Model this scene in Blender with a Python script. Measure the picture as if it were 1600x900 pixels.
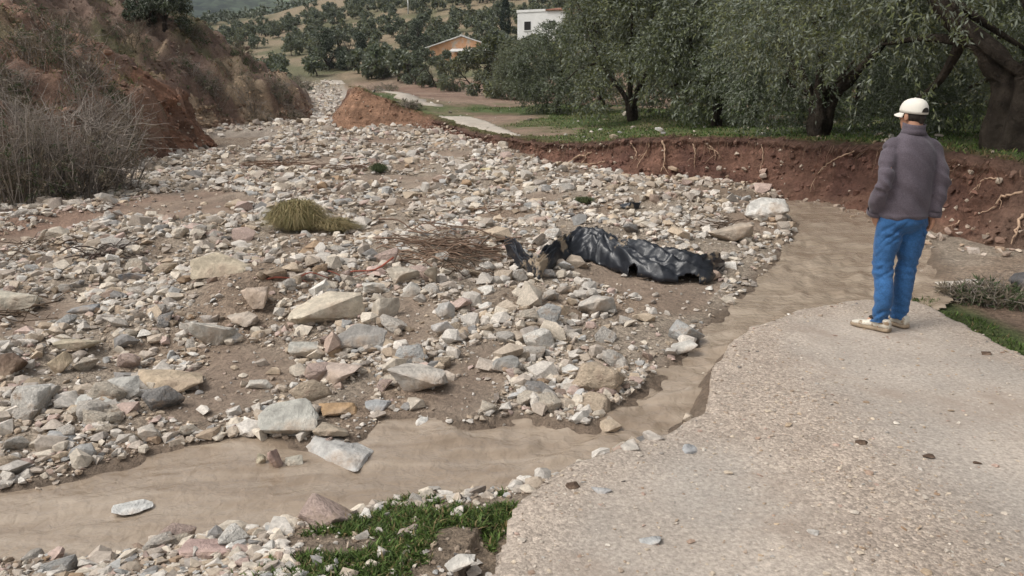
import bpy, bmesh, math, random
import numpy as np
from mathutils import Vector, Matrix

# ------------------------------------------------------------------ camera, sky, sun, exposure
for o in list(bpy.data.objects): bpy.data.objects.remove(o)
S = bpy.context.scene
COL = S.collection
ZC, FPX, VH = 1.75, 1200.0, 155.0            # eye height, focal length in photo pixels, horizon row
PITCH = math.atan((450 - VH) / FPX)
cam_d = bpy.data.cameras.new('camera'); cam = bpy.data.objects.new('camera', cam_d); COL.objects.link(cam)
cam.location = (0, 0, ZC); cam.rotation_euler = (math.pi/2 - PITCH, 0, 0)
cam_d.sensor_width = 36; cam_d.lens = FPX/1600*36; cam_d.clip_start = .05; cam_d.clip_end = 12000
S.camera = cam
SUN_EL, SUN_AZ = math.radians(52), math.radians(-108)      # azimuth from +Y, negative = towards -X
W = bpy.data.worlds.new('World'); S.world = W; W.use_nodes = True
nt = W.node_tree; bg = nt.nodes['Background']
sky = nt.nodes.new('ShaderNodeTexSky'); sky.sky_type = 'NISHITA'; sky.sun_disc = False
sky.sun_elevation = SUN_EL; sky.sun_rotation = SUN_AZ; sky.air_density = 1.0; sky.dust_density = 4.0; sky.ozone_density = 1.0
hs = nt.nodes.new('ShaderNodeHueSaturation'); hs.inputs['Saturation'].default_value = .14
nt.links.new(sky.outputs[0], hs.inputs['Color']); nt.links.new(hs.outputs[0], bg.inputs['Color'])
bg.inputs['Strength'].default_value = .13
sun_d = bpy.data.lights.new('sun', 'SUN'); sun = bpy.data.objects.new('sun', sun_d); COL.objects.link(sun)
sun_d.energy = 1.5; sun_d.angle = math.radians(22); sun_d.color = (1, .95, .88)
sdir = Vector((math.sin(SUN_AZ)*math.cos(SUN_EL), math.cos(SUN_AZ)*math.cos(SUN_EL), math.sin(SUN_EL)))
sun.rotation_euler = sdir.to_track_quat('Z', 'Y').to_euler(); sun.location = (-10, 5, 30)
S.view_settings.view_transform = 'Standard'; S.view_settings.look = 'None'
S.view_settings.gamma = 1; S.view_settings.use_curve_mapping = False; S.view_settings.exposure = 0.36
S.render.engine = 'CYCLES'; S.cycles.use_denoising = True; S.cycles.max_bounces = 6

# ------------------------------------------------------------------ numeric helpers
R = np.random.default_rng(7)
def _h(ix, iy, iz, seed):
    n = (ix*374761393 + iy*668265263 + iz*2147483647 + seed*1274126177).astype(np.int64) & 0xffffffff
    n = ((n ^ (n >> 13)) * 1274126177) & 0xffffffff
    n = ((n ^ (n >> 16)) * 2246822519) & 0xffffffff
    return ((n ^ (n >> 15)) & 0xffff) / 65535.0
def vn2(x, y, seed=0):
    x = np.asarray(x, float); y = np.asarray(y, float)
    xi = np.floor(x); yi = np.floor(y); fx = x-xi; fy = y-yi
    xi = xi.astype(np.int64); yi = yi.astype(np.int64); z = np.zeros_like(xi)
    fx = fx*fx*fx*(fx*(fx*6-15)+10); fy = fy*fy*fy*(fy*(fy*6-15)+10)
    a = _h(xi, yi, z, seed); b = _h(xi+1, yi, z, seed); c = _h(xi, yi+1, z, seed); d = _h(xi+1, yi+1, z, seed)
    return (a+(b-a)*fx)*(1-fy) + (c+(d-c)*fx)*fy
def vn3(x, y, z, seed=0):
    xi = np.floor(x); yi = np.floor(y); zi = np.floor(z); fx = x-xi; fy = y-yi; fz = z-zi
    xi = xi.astype(np.int64); yi = yi.astype(np.int64); zi = zi.astype(np.int64)
    fx = fx*fx*(3-2*fx); fy = fy*fy*(3-2*fy); fz = fz*fz*(3-2*fz)
    def L(k):
        a = _h(xi, yi, zi+k, seed); b = _h(xi+1, yi, zi+k, seed); c = _h(xi, yi+1, zi+k, seed); d = _h(xi+1, yi+1, zi+k, seed)
        return (a+(b-a)*fx)*(1-fy) + (c+(d-c)*fx)*fy
    return L(0)*(1-fz) + L(1)*fz
def fbm(x, y, o=4, seed=0, g=.5):
    t = 0; a = 1; s = 0
    for i in range(o):
        t = t + a*(vn2(x*2**i + 17.3*i, y*2**i - 9.1*i, seed+i)*2-1); s += a; a *= g
    return t/s
def fbm3(x, y, z, o=3, seed=0, g=.5):
    t = 0; a = 1; s = 0
    for i in range(o):
        t = t + a*(vn3(x*2**i+5.2*i, y*2**i, z*2**i-3.7*i, seed+i)*2-1); s += a; a *= g
    return t/s
def sst(a, b, x):
    t = np.clip((x-a)/(b-a), 0, 1); return t*t*(3-2*t)
def catmull(p, n):
    p = np.array(p, float); q = np.vstack([2*p[0]-p[1], p, 2*p[-1]-p[-2]]); out = []
    for i in range(len(p)-1):
        a, b, c, d = q[i:i+4]
        for t in np.arange(n)/n:
            out.append(.5*(2*b + (c-a)*t + (2*a-5*b+4*c-d)*t*t + (3*b-a-3*c+d)*t**3))
    out.append(p[-1]); return np.array(out)
def seg_dist(x, y, pts, closed=False):
    """distance to a polyline and the running index of the nearest point"""
    sh = np.shape(x); x = np.ravel(np.asarray(x, float)); y = np.ravel(np.asarray(y, float))
    P_ = np.asarray(pts, float)[:, :2]
    if closed: P_ = np.vstack([P_, P_[:1]])
    best = np.full(x.shape, 1e18); par = np.zeros(x.shape)
    for i in range(len(P_)-1):
        ax, ay = P_[i]; bx, by = P_[i+1]; dx = bx-ax; dy = by-ay; L = dx*dx+dy*dy+1e-12
        t = np.clip(((x-ax)*dx + (y-ay)*dy)/L, 0, 1)
        d = (x-ax-t*dx)**2 + (y-ay-t*dy)**2
        m = d < best; best = np.where(m, d, best); par = np.where(m, i+t, par)
    return np.sqrt(best).reshape(sh), par.reshape(sh)
def inside(x, y, pts):
    x = np.asarray(x, float); y = np.asarray(y, float); c = np.zeros(np.shape(x), bool); P_ = np.asarray(pts, float); n = len(P_)
    for i in range(n):
        x1, y1 = P_[i][:2]; x2, y2 = P_[(i+1) % n][:2]
        if y1 == y2: continue
        c ^= ((y1 > y) != (y2 > y)) & (x < (x2-x1)*(y-y1)/(y2-y1) + x1)
    return c
def sdist(x, y, pts):
    d, _ = seg_dist(x, y, pts, True); return np.where(inside(x, y, pts), d, -d)

# pixel of the photograph -> ray
CP, SP = math.cos(PITCH), math.sin(PITCH)
def ray(u, v):
    a = (u-800)/FPX; b = (450-v)/FPX; return np.array((a, CP+b*SP, -SP+b*CP))
def ZW(x, y): return -.15 + .025*(y-4) + .012*x           # the stream's own gently falling plane
def onplane(u, v, z=None):
    r = ray(u, v)
    if z is not None: t = (z-ZC)/r[2]; return (r[0]*t, r[1]*t)
    t = (-.15 - .1 - ZC)/(r[2] - .025*r[1] - .012*r[0]); return (r[0]*t, r[1]*t)

# ------------------------------------------------------------------ mesh helpers
def mk(name, v, f, mat, parent=None, smooth=True, col=None, link=True):
    """v (n,3); f (m,3) or (m,4) array, or list of lists"""
    me = bpy.data.meshes.new(name); v = np.asarray(v, np.float32)
    if isinstance(f, np.ndarray):
        k = f.shape[1]; me.vertices.add(len(v)); me.vertices.foreach_set('co', v.ravel())
        me.loops.add(f.size); me.loops.foreach_set('vertex_index', f.ravel().astype(np.int32))
        me.polygons.add(len(f)); me.polygons.foreach_set('loop_start', np.arange(0, f.size, k, dtype=np.int32))
        me.update(calc_edges=True)
    else:
        me.from_pydata([tuple(p) for p in v.tolist()], [], f); me.update()
    if smooth is not None: me.polygons.foreach_set('use_smooth', np.full(len(me.polygons), bool(smooth)))
    if col is not None:
        a = me.color_attributes.new('Col', 'FLOAT_COLOR', 'POINT'); c = np.asarray(col, np.float32)
        if c.shape[1] == 3: c = np.hstack([c, np.ones((len(c), 1), np.float32)])
        a.data.foreach_set('color', c.ravel())
    if mat is not None: me.materials.append(mat)
    if not link: return me
    return put(name, me, parent)
def put(name, me, parent=None):
    o = bpy.data.objects.new(name, me); COL.objects.link(o)
    if parent is not None: o.parent = parent
    return o
def tag(o, label, cat, group=None):
    o['label'] = label; o['category'] = cat
    if group: o['group'] = group
    return o
def kind(o, k, label=None):
    o['kind'] = k
    if label: o['label'] = label
    return o
def empty(name, loc=(0, 0, 0), rz=0):
    o = bpy.data.objects.new(name, None); COL.objects.link(o); o.location = loc; o.rotation_euler = (0, 0, rz); o.empty_display_size = .1
    return o
def gridfaces(nr, nc):
    i = np.arange(nr*nc).reshape(nr, nc)
    return np.stack([i[:-1, :-1].ravel(), i[:-1, 1:].ravel(), i[1:, 1:].ravel(), i[1:, :-1].ravel()], 1)
def tube(path, rad, n=6, cap=True):
    path = np.asarray(path, float); m = len(path); rad = np.broadcast_to(np.asarray(rad, float), (m,))
    t = np.gradient(path, axis=0); t /= np.linalg.norm(t, axis=1)[:, None]+1e-9
    up = np.where(np.abs(t[:, 2:3]) > .9, np.array([[1., 0, 0]]), np.array([[0, 0, 1.]]))
    a = np.cross(t, up); a /= np.linalg.norm(a, axis=1)[:, None]+1e-9; b = np.cross(t, a)
    an = np.arange(n)/n*2*np.pi
    v = path[:, None] + rad[:, None, None]*(a[:, None]*np.cos(an)[None, :, None] + b[:, None]*np.sin(an)[None, :, None])
    v = v.reshape(-1, 3); f = []
    i = np.arange(m*n).reshape(m, n); j = np.roll(i, -1, 1)
    f = np.stack([i[:-1].ravel(), j[:-1].ravel(), j[1:].ravel(), i[1:].ravel()], 1)
    if cap:
        v = np.vstack([v, path[:1], path[-1:]]); c0 = len(v)-2; c1 = len(v)-1
        k = np.arange(n); e = (m-1)*n
        f = np.vstack([f, np.stack([(k+1) % n, k, np.full(n, c0), np.full(n, c0)], 1), np.stack([e+k, e+(k+1) % n, np.full(n, c1), np.full(n, c1)], 1)])
    return v, f
class MB:
    """collects pieces into one mesh (quads; triangles repeat their last index)"""
    def __init__(s): s.v = []; s.f = []; s.c = []; s.n = 0
    def add(s, v, f, c=None):
        v = np.asarray(v, float); f = np.asarray(f)
        if f.shape[1] == 3: f = np.hstack([f, f[:, 2:]])
        s.v.append(v); s.f.append(f+s.n); s.n += len(v)
        s.c.append(np.broadcast_to(np.asarray((1, 1, 1) if c is None else c, float), (len(v), 3)))
    def build(s, name, mat, parent=None, smooth=True, link=True):
        v = np.vstack(s.v); f = np.vstack(s.f); c = np.vstack(s.c)
        tri = f[:, 2] == f[:, 3]
        fl = np.concatenate([f[~tri].ravel(), f[tri][:, :3].ravel()]).astype(np.int32); nq = int((~tri).sum()); ntri = int(tri.sum())
        st = np.concatenate([np.arange(nq)*4, nq*4+np.arange(ntri)*3]).astype(np.int32)
        me = bpy.data.meshes.new(name); me.vertices.add(len(v)); me.vertices.foreach_set('co', v.astype(np.float32).ravel())
        me.loops.add(len(fl)); me.loops.foreach_set('vertex_index', fl); me.polygons.add(nq+ntri); me.polygons.foreach_set('loop_start', st)
        me.update(calc_edges=True)
        me.polygons.foreach_set('use_smooth', np.full(len(me.polygons), bool(smooth)))
        a = me.color_attributes.new('Col', 'FLOAT_COLOR', 'POINT'); a.data.foreach_set('color', np.hstack([c, np.ones((len(c), 1))]).astype(np.float32).ravel())
        me.materials.append(mat)
        return put(name, me, parent) if link else me

# ------------------------------------------------------------------ materials
def material(name, base=(.5, .5, .5), rough=.8, attr=None, objcol=False, var=.25, vscale=8, bump=.3, bscale=40, bdist=.01,
             spec=.3, peb=None, back=None, trans=0, stain=None, sheen=0, strata=None, fine=None, bump2=None, rnd=None):
    m = bpy.data.materials.new(name); m.use_nodes = True; n = m.node_tree.nodes; l = m.node_tree.links
    bs = n['Principled BSDF']; bs.inputs['Roughness'].default_value = rough; bs.inputs['Specular IOR Level'].default_value = spec
    if sheen: bs.inputs['Sheen Weight'].default_value = sheen
    geo = n.new('ShaderNodeNewGeometry'); tc = n.new('ShaderNodeTexCoord'); P_ = tc.outputs['Object'] if peb is None else geo.outputs['Position']
    def N(scale, det=5, rg=.6, vec=None):
        t = n.new('ShaderNodeTexNoise'); t.inputs['Scale'].default_value = scale; t.inputs['Detail'].default_value = det; t.inputs['Roughness'].default_value = rg
        l.new(vec or P_, t.inputs['Vector']); return t
    def mul(a, fac, lo, hi):
        r = n.new('ShaderNodeMapRange'); r.inputs[1].default_value = .3; r.inputs[2].default_value = .7; r.inputs[3].default_value = lo; r.inputs[4].default_value = hi
        l.new(fac, r.inputs[0]); x = n.new('ShaderNodeMix'); x.data_type = 'RGBA'; x.blend_type = 'MULTIPLY'; x.inputs[0].default_value = 1
        l.new(a, x.inputs[6]); l.new(r.outputs[0], x.inputs[7]); return x.outputs[2]
    if attr: a = n.new('ShaderNodeAttribute'); a.attribute_name = attr; c = a.outputs['Color']
    elif objcol: a = n.new('ShaderNodeObjectInfo'); c = a.outputs['Color']
    else: a = n.new('ShaderNodeRGB'); a.outputs[0].default_value = (*base, 1); c = a.outputs[0]
    if var: c = mul(c, N(vscale).outputs['Fac'], 1-var, 1+var)
    if rnd:                                                     # each tree its own tint
        oi = n.new('ShaderNodeObjectInfo'); rp = n.new('ShaderNodeValToRGB'); e = rp.color_ramp.elements; e[0].color = (*rnd[0], 1); e[1].color = (*rnd[1], 1); l.new(oi.outputs['Random'], rp.inputs[0])
        x = n.new('ShaderNodeMix'); x.data_type = 'RGBA'; x.blend_type = 'MULTIPLY'; x.inputs[0].default_value = 1; l.new(c, x.inputs[6]); l.new(rp.outputs[0], x.inputs[7]); c = x.outputs[2]
    if fine: c = mul(c, N(fine, 3, .7).outputs['Fac'], .72, 1.25)
    hgt = None
    if stain:
        st = N(stain[0], 6, .65); r = n.new('ShaderNodeMapRange'); r.inputs[1].default_value = stain[1]; r.inputs[2].default_value = stain[1]+stain[2]
        l.new(st.outputs['Fac'], r.inputs[0]); x = n.new('ShaderNodeMix'); x.data_type = 'RGBA'; l.new(r.outputs[0], x.inputs[0]); l.new(c, x.inputs[6]); x.inputs[7].default_value = (*stain[3], 1); c = x.outputs[2]
        if len(stain) > 4:
            rr = n.new('ShaderNodeMapRange'); rr.inputs[3].default_value = rough; rr.inputs[4].default_value = stain[4]; l.new(r.outputs[0], rr.inputs[0]); l.new(rr.outputs[0], bs.inputs['Roughness'])
    if strata:
        mp = n.new('ShaderNodeMapping'); mp.inputs['Scale'].default_value = strata; l.new(P_, mp.inputs['Vector'])
        c = mul(c, N(1, 5, .65, mp.outputs[0]).outputs['Fac'], .66, 1.3)
    if peb:                                                     # small pebbles: one cell, one stone colour
        for k, (sc, amt) in enumerate(peb):
            vo = n.new('ShaderNodeTexVoronoi'); vo.inputs['Scale'].default_value = sc; l.new(P_, vo.inputs['Vector'])
            bw = n.new('ShaderNodeRGBToBW'); l.new(vo.outputs['Color'], bw.inputs[0])
            r = n.new('ShaderNodeMapRange'); r.inputs[1].default_value = .2; r.inputs[2].default_value = .85; r.inputs[3].default_value = 1-amt; r.inputs[4].default_value = 1+amt
            l.new(bw.outputs[0], r.inputs[0])
            al = n.new('ShaderNodeMix'); al.data_type = 'FLOAT'; al.inputs[2].default_value = 1; l.new(r.outputs[0], al.inputs[3])
            if attr: l.new(a.outputs['Alpha'], al.inputs[0])
            else: al.inputs[0].default_value = 1
            x = n.new('ShaderNodeMix'); x.data_type = 'RGBA'; x.blend_type = 'MULTIPLY'; x.inputs[0].default_value = 1; l.new(c, x.inputs[6]); l.new(al.outputs[0], x.inputs[7]); c = x.outputs[2]
            iv = n.new('ShaderNodeMath'); iv.operation = 'MULTIPLY_ADD'; iv.inputs[1].default_value = -1.2/1; iv.inputs[2].default_value = 1
            l.new(vo.outputs['Distance'], iv.inputs[0])
            if attr:
                mm = n.new('ShaderNodeMath'); mm.operation = 'MULTIPLY'; l.new(iv.outputs[0], mm.inputs[0]); l.new(a.outputs['Alpha'], mm.inputs[1]); iv = mm
            if hgt is None: hgt = iv.outputs[0]
            else:
                ad = n.new('ShaderNodeMath'); ad.operation = 'MULTIPLY_ADD'; ad.inputs[1].default_value = .5; l.new(iv.outputs[0], ad.inputs[0]); l.new(hgt, ad.inputs[2]); hgt = ad.outputs[0]
    if back:
        x = n.new('ShaderNodeMix'); x.data_type = 'RGBA'; l.new(geo.outputs['Backfacing'], x.inputs[0]); l.new(c, x.inputs[6]); x.inputs[7].default_value = (*back, 1); c = x.outputs[2]
    l.new(c, bs.inputs['Base Color'])
    if bump:
        bn = N(bscale, 6, .65); h = bn.outputs['Fac']
        if hgt is not None:
            ad = n.new('ShaderNodeMath'); ad.operation = 'ADD'; l.new(h, ad.inputs[0]); l.new(hgt, ad.inputs[1]); h = ad.outputs[0]
        b = n.new('ShaderNodeBump'); b.inputs['Strength'].default_value = bump; b.inputs['Distance'].default_value = bdist
        l.new(h, b.inputs['Height'])
        if bump2:
            b2 = n.new('ShaderNodeBump'); b2.inputs['Strength'].default_value = .9; b2.inputs['Distance'].default_value = bump2[1]
            l.new(N(bump2[0], 8, .7).outputs['Fac'], b2.inputs['Height']); l.new(b2.outputs[0], b.inputs['Normal'])
        l.new(b.outputs[0], bs.inputs['Normal'])
    if trans:
        tr = n.new('ShaderNodeBsdfTranslucent'); l.new(c, tr.inputs['Color']); ms = n.new('ShaderNodeMixShader'); ms.inputs[0].default_value = trans
        l.new(bs.outputs[0], ms.inputs[1]); l.new(tr.outputs[0], ms.inputs[2]); l.new(ms.outputs[0], n['Material Output'].inputs['Surface'])
    return m
# ------------------------------------------------------------------ plan of the place
WATER = np.array([onplane(*p) for p in [(1040,287),(1150,298),(1250,305),(1330,318),(1400,345),(1455,390),(1475,440),(1440,475),(1350,475),(1250,490),(1175,520),(1125,580),(1120,635),(1055,690),(960,712),(870,748),(770,768),(650,782),(560,802),(420,826),(300,848),(150,872),(0,884),(-300,912),(-300,800),(0,768),(130,742),(260,705),(360,688),(450,690),(540,700),(600,652),(700,662),(850,652),(925,668),(990,612),(1060,560),(1130,490),(1180,440),(1225,385),(1245,350),(1180,317),(1100,303)]])
POOL = np.array([onplane(*p) for p in [(312,228),(330,207),(430,206),(440,213),(390,224),(430,236),(330,238)]])
MUD = [np.array([onplane(*p) for p in q]) for q in ([(190,330),(300,308),(345,325),(350,350),(270,362),(190,352)], [(330,600),(350,555),(400,560),(420,590),(380,630),(310,650)], [(610,520),(650,500),(660,530),(625,550)], [(700,590),(760,560),(760,610),(720,640)], [(0,505),(90,480),(110,505),(0,540)])]
ROAD = np.array([onplane(u, v, 0) for u, v in [(762,900),(800,800),(850,742),(920,712),(1000,686),(1060,665),(1100,640),(1104,605),(1112,575),(1140,540),(1170,512),(1250,482),(1350,466),(1436,468),(1500,500),(1600,552)]] + [(3.75,4),(3.85,0),(3.9,-3),(-.9,-3),(-.5,0),(-.22,1.6)])
# foot of the washed-out bank on the far side: x, y, height of the lip, width of the face
FOOT = np.array([(16,5.2,1.15,.4),(10,6.6,1.1,.4),(7.5,7.4,1.05,.45),(6.1,8.2,1.0,.5),(5.55,9.2,1.03,.42),(5.5,10.8,1.08,.36),(5.35,12.5,1.06,.34),(4.3,14.5,1.02,.34),(2.7,15.9,.98,.34),(.9,18.3,.72,.34),(-.9,22.8,.72,.4),(-2.3,26.6,.85,.4),(-3.5,29.6,1.05,.5),(-5.2,30.2,1.75,.8),(-6.9,31.4,2.2,.7),(-8.0,36,2.2,.7),(-11,50,2.3,.8),(-16,76,2.1,1),(-24,105,2.5,1.2),(-40,150,3.1,1.5)])
FT = catmull(FOOT, 7)
LAND = np.vstack([FT[:, :2], [(-60,500),(600,500),(600,5)]])
LEFT_ = np.array([(-26,2,5.2,.5),(-13,8.5,5.3,.5),(-8.9,12.4,5.3,.5),(-8.9,16,5.3,.6),(-9.3,19,5.2,.9),(-9.5,22.5,5.0,1.5),(-10.2,25.3,4.9,1.7),(-12.6,26.8,6.0,1.2),(-14,29.5,6.8,1.0),(-12.6,33.5,6.9,1.0),(-9.7,37.4,6.0,1.3),(-10.8,40.5,4.9,1.4),(-14,55,2.6,1.2),(-20,78,1.3,.6),(-29,106,.7,.3),(-48,152,.2,.1)])
LT = catmull(LEFT_, 7)
LEFTP = np.vstack([LT[:, :2], [(-80,500),(-700,500),(-700,2)]])
def lookup(arr, x, y, ks):
    """smooth weighted look-up of the values along a foot line"""
    sw = 0; out = [0]*len(ks)
    for a in arr[::2]:
        w = 1/((x-a[0])**2 + (y-a[1])**2 + .25)**2; sw = sw + w
        for i, k in enumerate(ks): out[i] = out[i] + w*a[k]
    return [o/sw for o in out]
def far_rise(x, y):
    d = np.clip(y-70, 0, 175); r = x/np.maximum(y, 20)
    k = np.interp(r, [-.7, -.42, -.29, -.15, 0, .5], [.3, .5, .6, .85, 1.0, 1.15])
    return (.07*d + .00075*d*d)*k + 1.1*fbm(x/38, y/30, 3, 90)*sst(75, 130, y) - np.maximum(y-250, 0)*.12
def T(x, y, parts=False):
    x = np.asarray(x, float); y = np.asarray(y, float); zw = ZW(x, y)
    w = sdist(x, y, WATER); w = np.maximum(w, sdist(x, y, POOL)) + .05*fbm(x/.3, y/.3, 3, 5)
    dry = 1-np.exp(np.minimum(w, 0)/1.0)
    mud = np.zeros_like(x)
    for m_ in MUD: mud = np.maximum(mud, sst(-.35, .15, sdist(x, y, m_) + .15*fbm(x/.5, y/.5, 2, 8)))
    mud = np.maximum(mud, sst(.27, .5, fbm(x/1.7+3, y/2.6, 3, 21))*(w < -.2)*.9)
    rough = .16*fbm(x/2.2, y/2.6, 3, 11) + .075*fbm(x/.5, y/.5, 3, 12)
    bar = dry*(.10 + rough*(1-.6*mud) - .03*mud + .10*np.exp(-(((x-.9)/1.6)**2 + ((y-9.2)/.7)**2)) + .22*np.exp(-(((x+.75)/.8)**2 + ((y-8.5)/.6)**2))
               + .22*np.exp(-(((x+1.9)/1.3)**2 + ((y-6.9)/.8)**2)) + .12*np.exp(-(((x-3.3)/1.2)**2 + ((y-12.0)/1.2)**2)) + .12*sst(16, 26, y))
    near = sst(4.0, 3.2, y - .12*np.minimum(x, 0))*(w < 0)*np.clip(-w/.6, 0, 1)
    z = np.where(w > 0, zw - .13*sst(-.02, .3, w) + .012*fbm(x/.4, y/.4, 2, 4), zw + .012 + bar*(1-near)) + near*(.15 + .03*fbm(x/.4, y/.4, 3, 33))
    # beside the road on the right: level verge
    rs = sdist(x, y, ROAD)
    rv = sst(3.2, 3.7, x)*sst(8.2, 6.9, y + .55*(x-3.6))
    z = z*(1-rv) + rv*(-.03 - .10*sst(.2, 1.4, -rs) + .05*fbm(x/.5, y/.5, 3, 34))
    z = np.where(rs > -.12, np.minimum(z, -.07)*sst(.0, -.12, rs) + (-.07)*sst(-.12, 0, rs), z)
    # land on the right with its washed-out edge
    d, par = seg_dist(x, y, FT); s = np.where(inside(x, y, LAND), d, -d)
    lip, wid = lookup(FT, x, y, (2, 3)); fr = far_rise(x, y)
    G = 1.02 + .024*(y-14) + .035*np.maximum(x-7, 0)*sst(6, 14, y)
    land = G + (lip-G)*np.exp(-np.maximum(s, 0)/7) + .10*fbm(x/2.5, y/2.5, 3, 40)*sst(.5, 3, s) + .02*fbm(x/.4, y/.4, 2, 41)
    k = sst(wid*1.05, wid*1.05+.35, s)
    z = z*(1-k) + land*k
    # hillside on the left
    d2, par2 = seg_dist(x, y, LT); s2 = np.where(inside(x, y, LEFTP), d2, -d2)
    s2n = s2 + .75*fbm(x/1.6, y/1.6, 3, 50)*sst(-.5, 1, s2) + .28*fbm(x/.5, y/.5, 3, 51)
    hc, c0 = lookup(LT, x, y, (2, 3))
    rid = 1-np.abs(fbm(x/1.7, y/1.7, 4, 55)); gul = np.abs(fbm(x/.9+4, y/.9, 3, 57))
    hill = c0*sst(0, .75, s2n) + (hc-c0)*np.clip((s2n-.4)/6.2, 0, 1)**.85 + .05*np.clip(s2-6.5, 0, 14)
    hill = hill + (sst(.4, 2.5, s2)*sst(14, 6, s2))*(.7*(rid-.75) - .8*gul*sst(24, 29, y) + .22*fbm(x/.7, y/.7, 4, 59)) + (.10+.13*sst(24, 29, y))*fbm(x/.42, y/.42, 4, 58, .65)*sst(0, .5, s2)*sst(12, 7, s2)
    z = np.where(s2n > 0, np.maximum(z, zw) + hill, z)
    fk = sst(82, 112, y); z = z*(1-fk) + (zw + .7 + .3*fbm(x/9, y/9, 3, 91))*fk + fr
    if parts: return z, dict(w=w, mud=mud, s=s, s2=s2n, rs=rs, rv=rv, near=near, par2=par2, dry=dry, d2=d2)
    return z
M_ground = material('earth_ground', attr='Col', rough=.82, spec=.25, var=.2, vscale=2.2, fine=28, bump=.7, bscale=22, bdist=.03, peb=[(30, .34), (75, .28)], bump2=(3.5, .14))
M_bank = material('red_earth', attr='Col', rough=.9, spec=.15, var=.3, vscale=2.5, fine=16, bump=.9, bscale=14, bdist=.05, strata=(.5, .5, 5), bump2=(4, .12))

# ------------------------------------------------------------------ ground sheet
AP = np.array((0., -3.)); NC = 640
rr = np.concatenate([np.geomspace(3.4, 45, 540), np.geomspace(45.4, 430, 150)]); th = np.linspace(-.88, .88, NC)
GX = AP[0] + rr[:, None]*np.sin(th)[None]; GY = AP[1] + rr[:, None]*np.cos(th)[None]
GZ, GP = T(GX, GY, True)
def TI(x, y):
    """ground height read back from the ground sheet"""
    x = np.asarray(x, float); y = np.asarray(y, float); r = np.hypot(x-AP[0], y-AP[1]); t = np.arctan2(x-AP[0], y-AP[1])
    fi = np.clip(np.interp(r, rr, np.arange(len(rr))), 0, len(rr)-1.001); fj = np.clip((t-th[0])/(th[1]-th[0]), 0, NC-1.001)
    i = fi.astype(int); j = fj.astype(int); a = fi-i; b = fj-j
    return (GZ[i, j]*(1-b)+GZ[i, j+1]*b)*(1-a) + (GZ[i+1, j]*(1-b)+GZ[i+1, j+1]*b)*a
TS = np.concatenate([np.linspace(1.5, 40, 1600), np.geomspace(40.05, 420, 900)])
def hit(u, v):
    r = ray(u, v); p = r[None]*TS[:, None]; z = TI(p[:, 0], p[:, 1]); b = np.nonzero(ZC + p[:, 2] < z)[0]
    i = b[0] if len(b) else len(TS)-1
    return np.array((p[i, 0], p[i, 1], z[i]))

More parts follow.
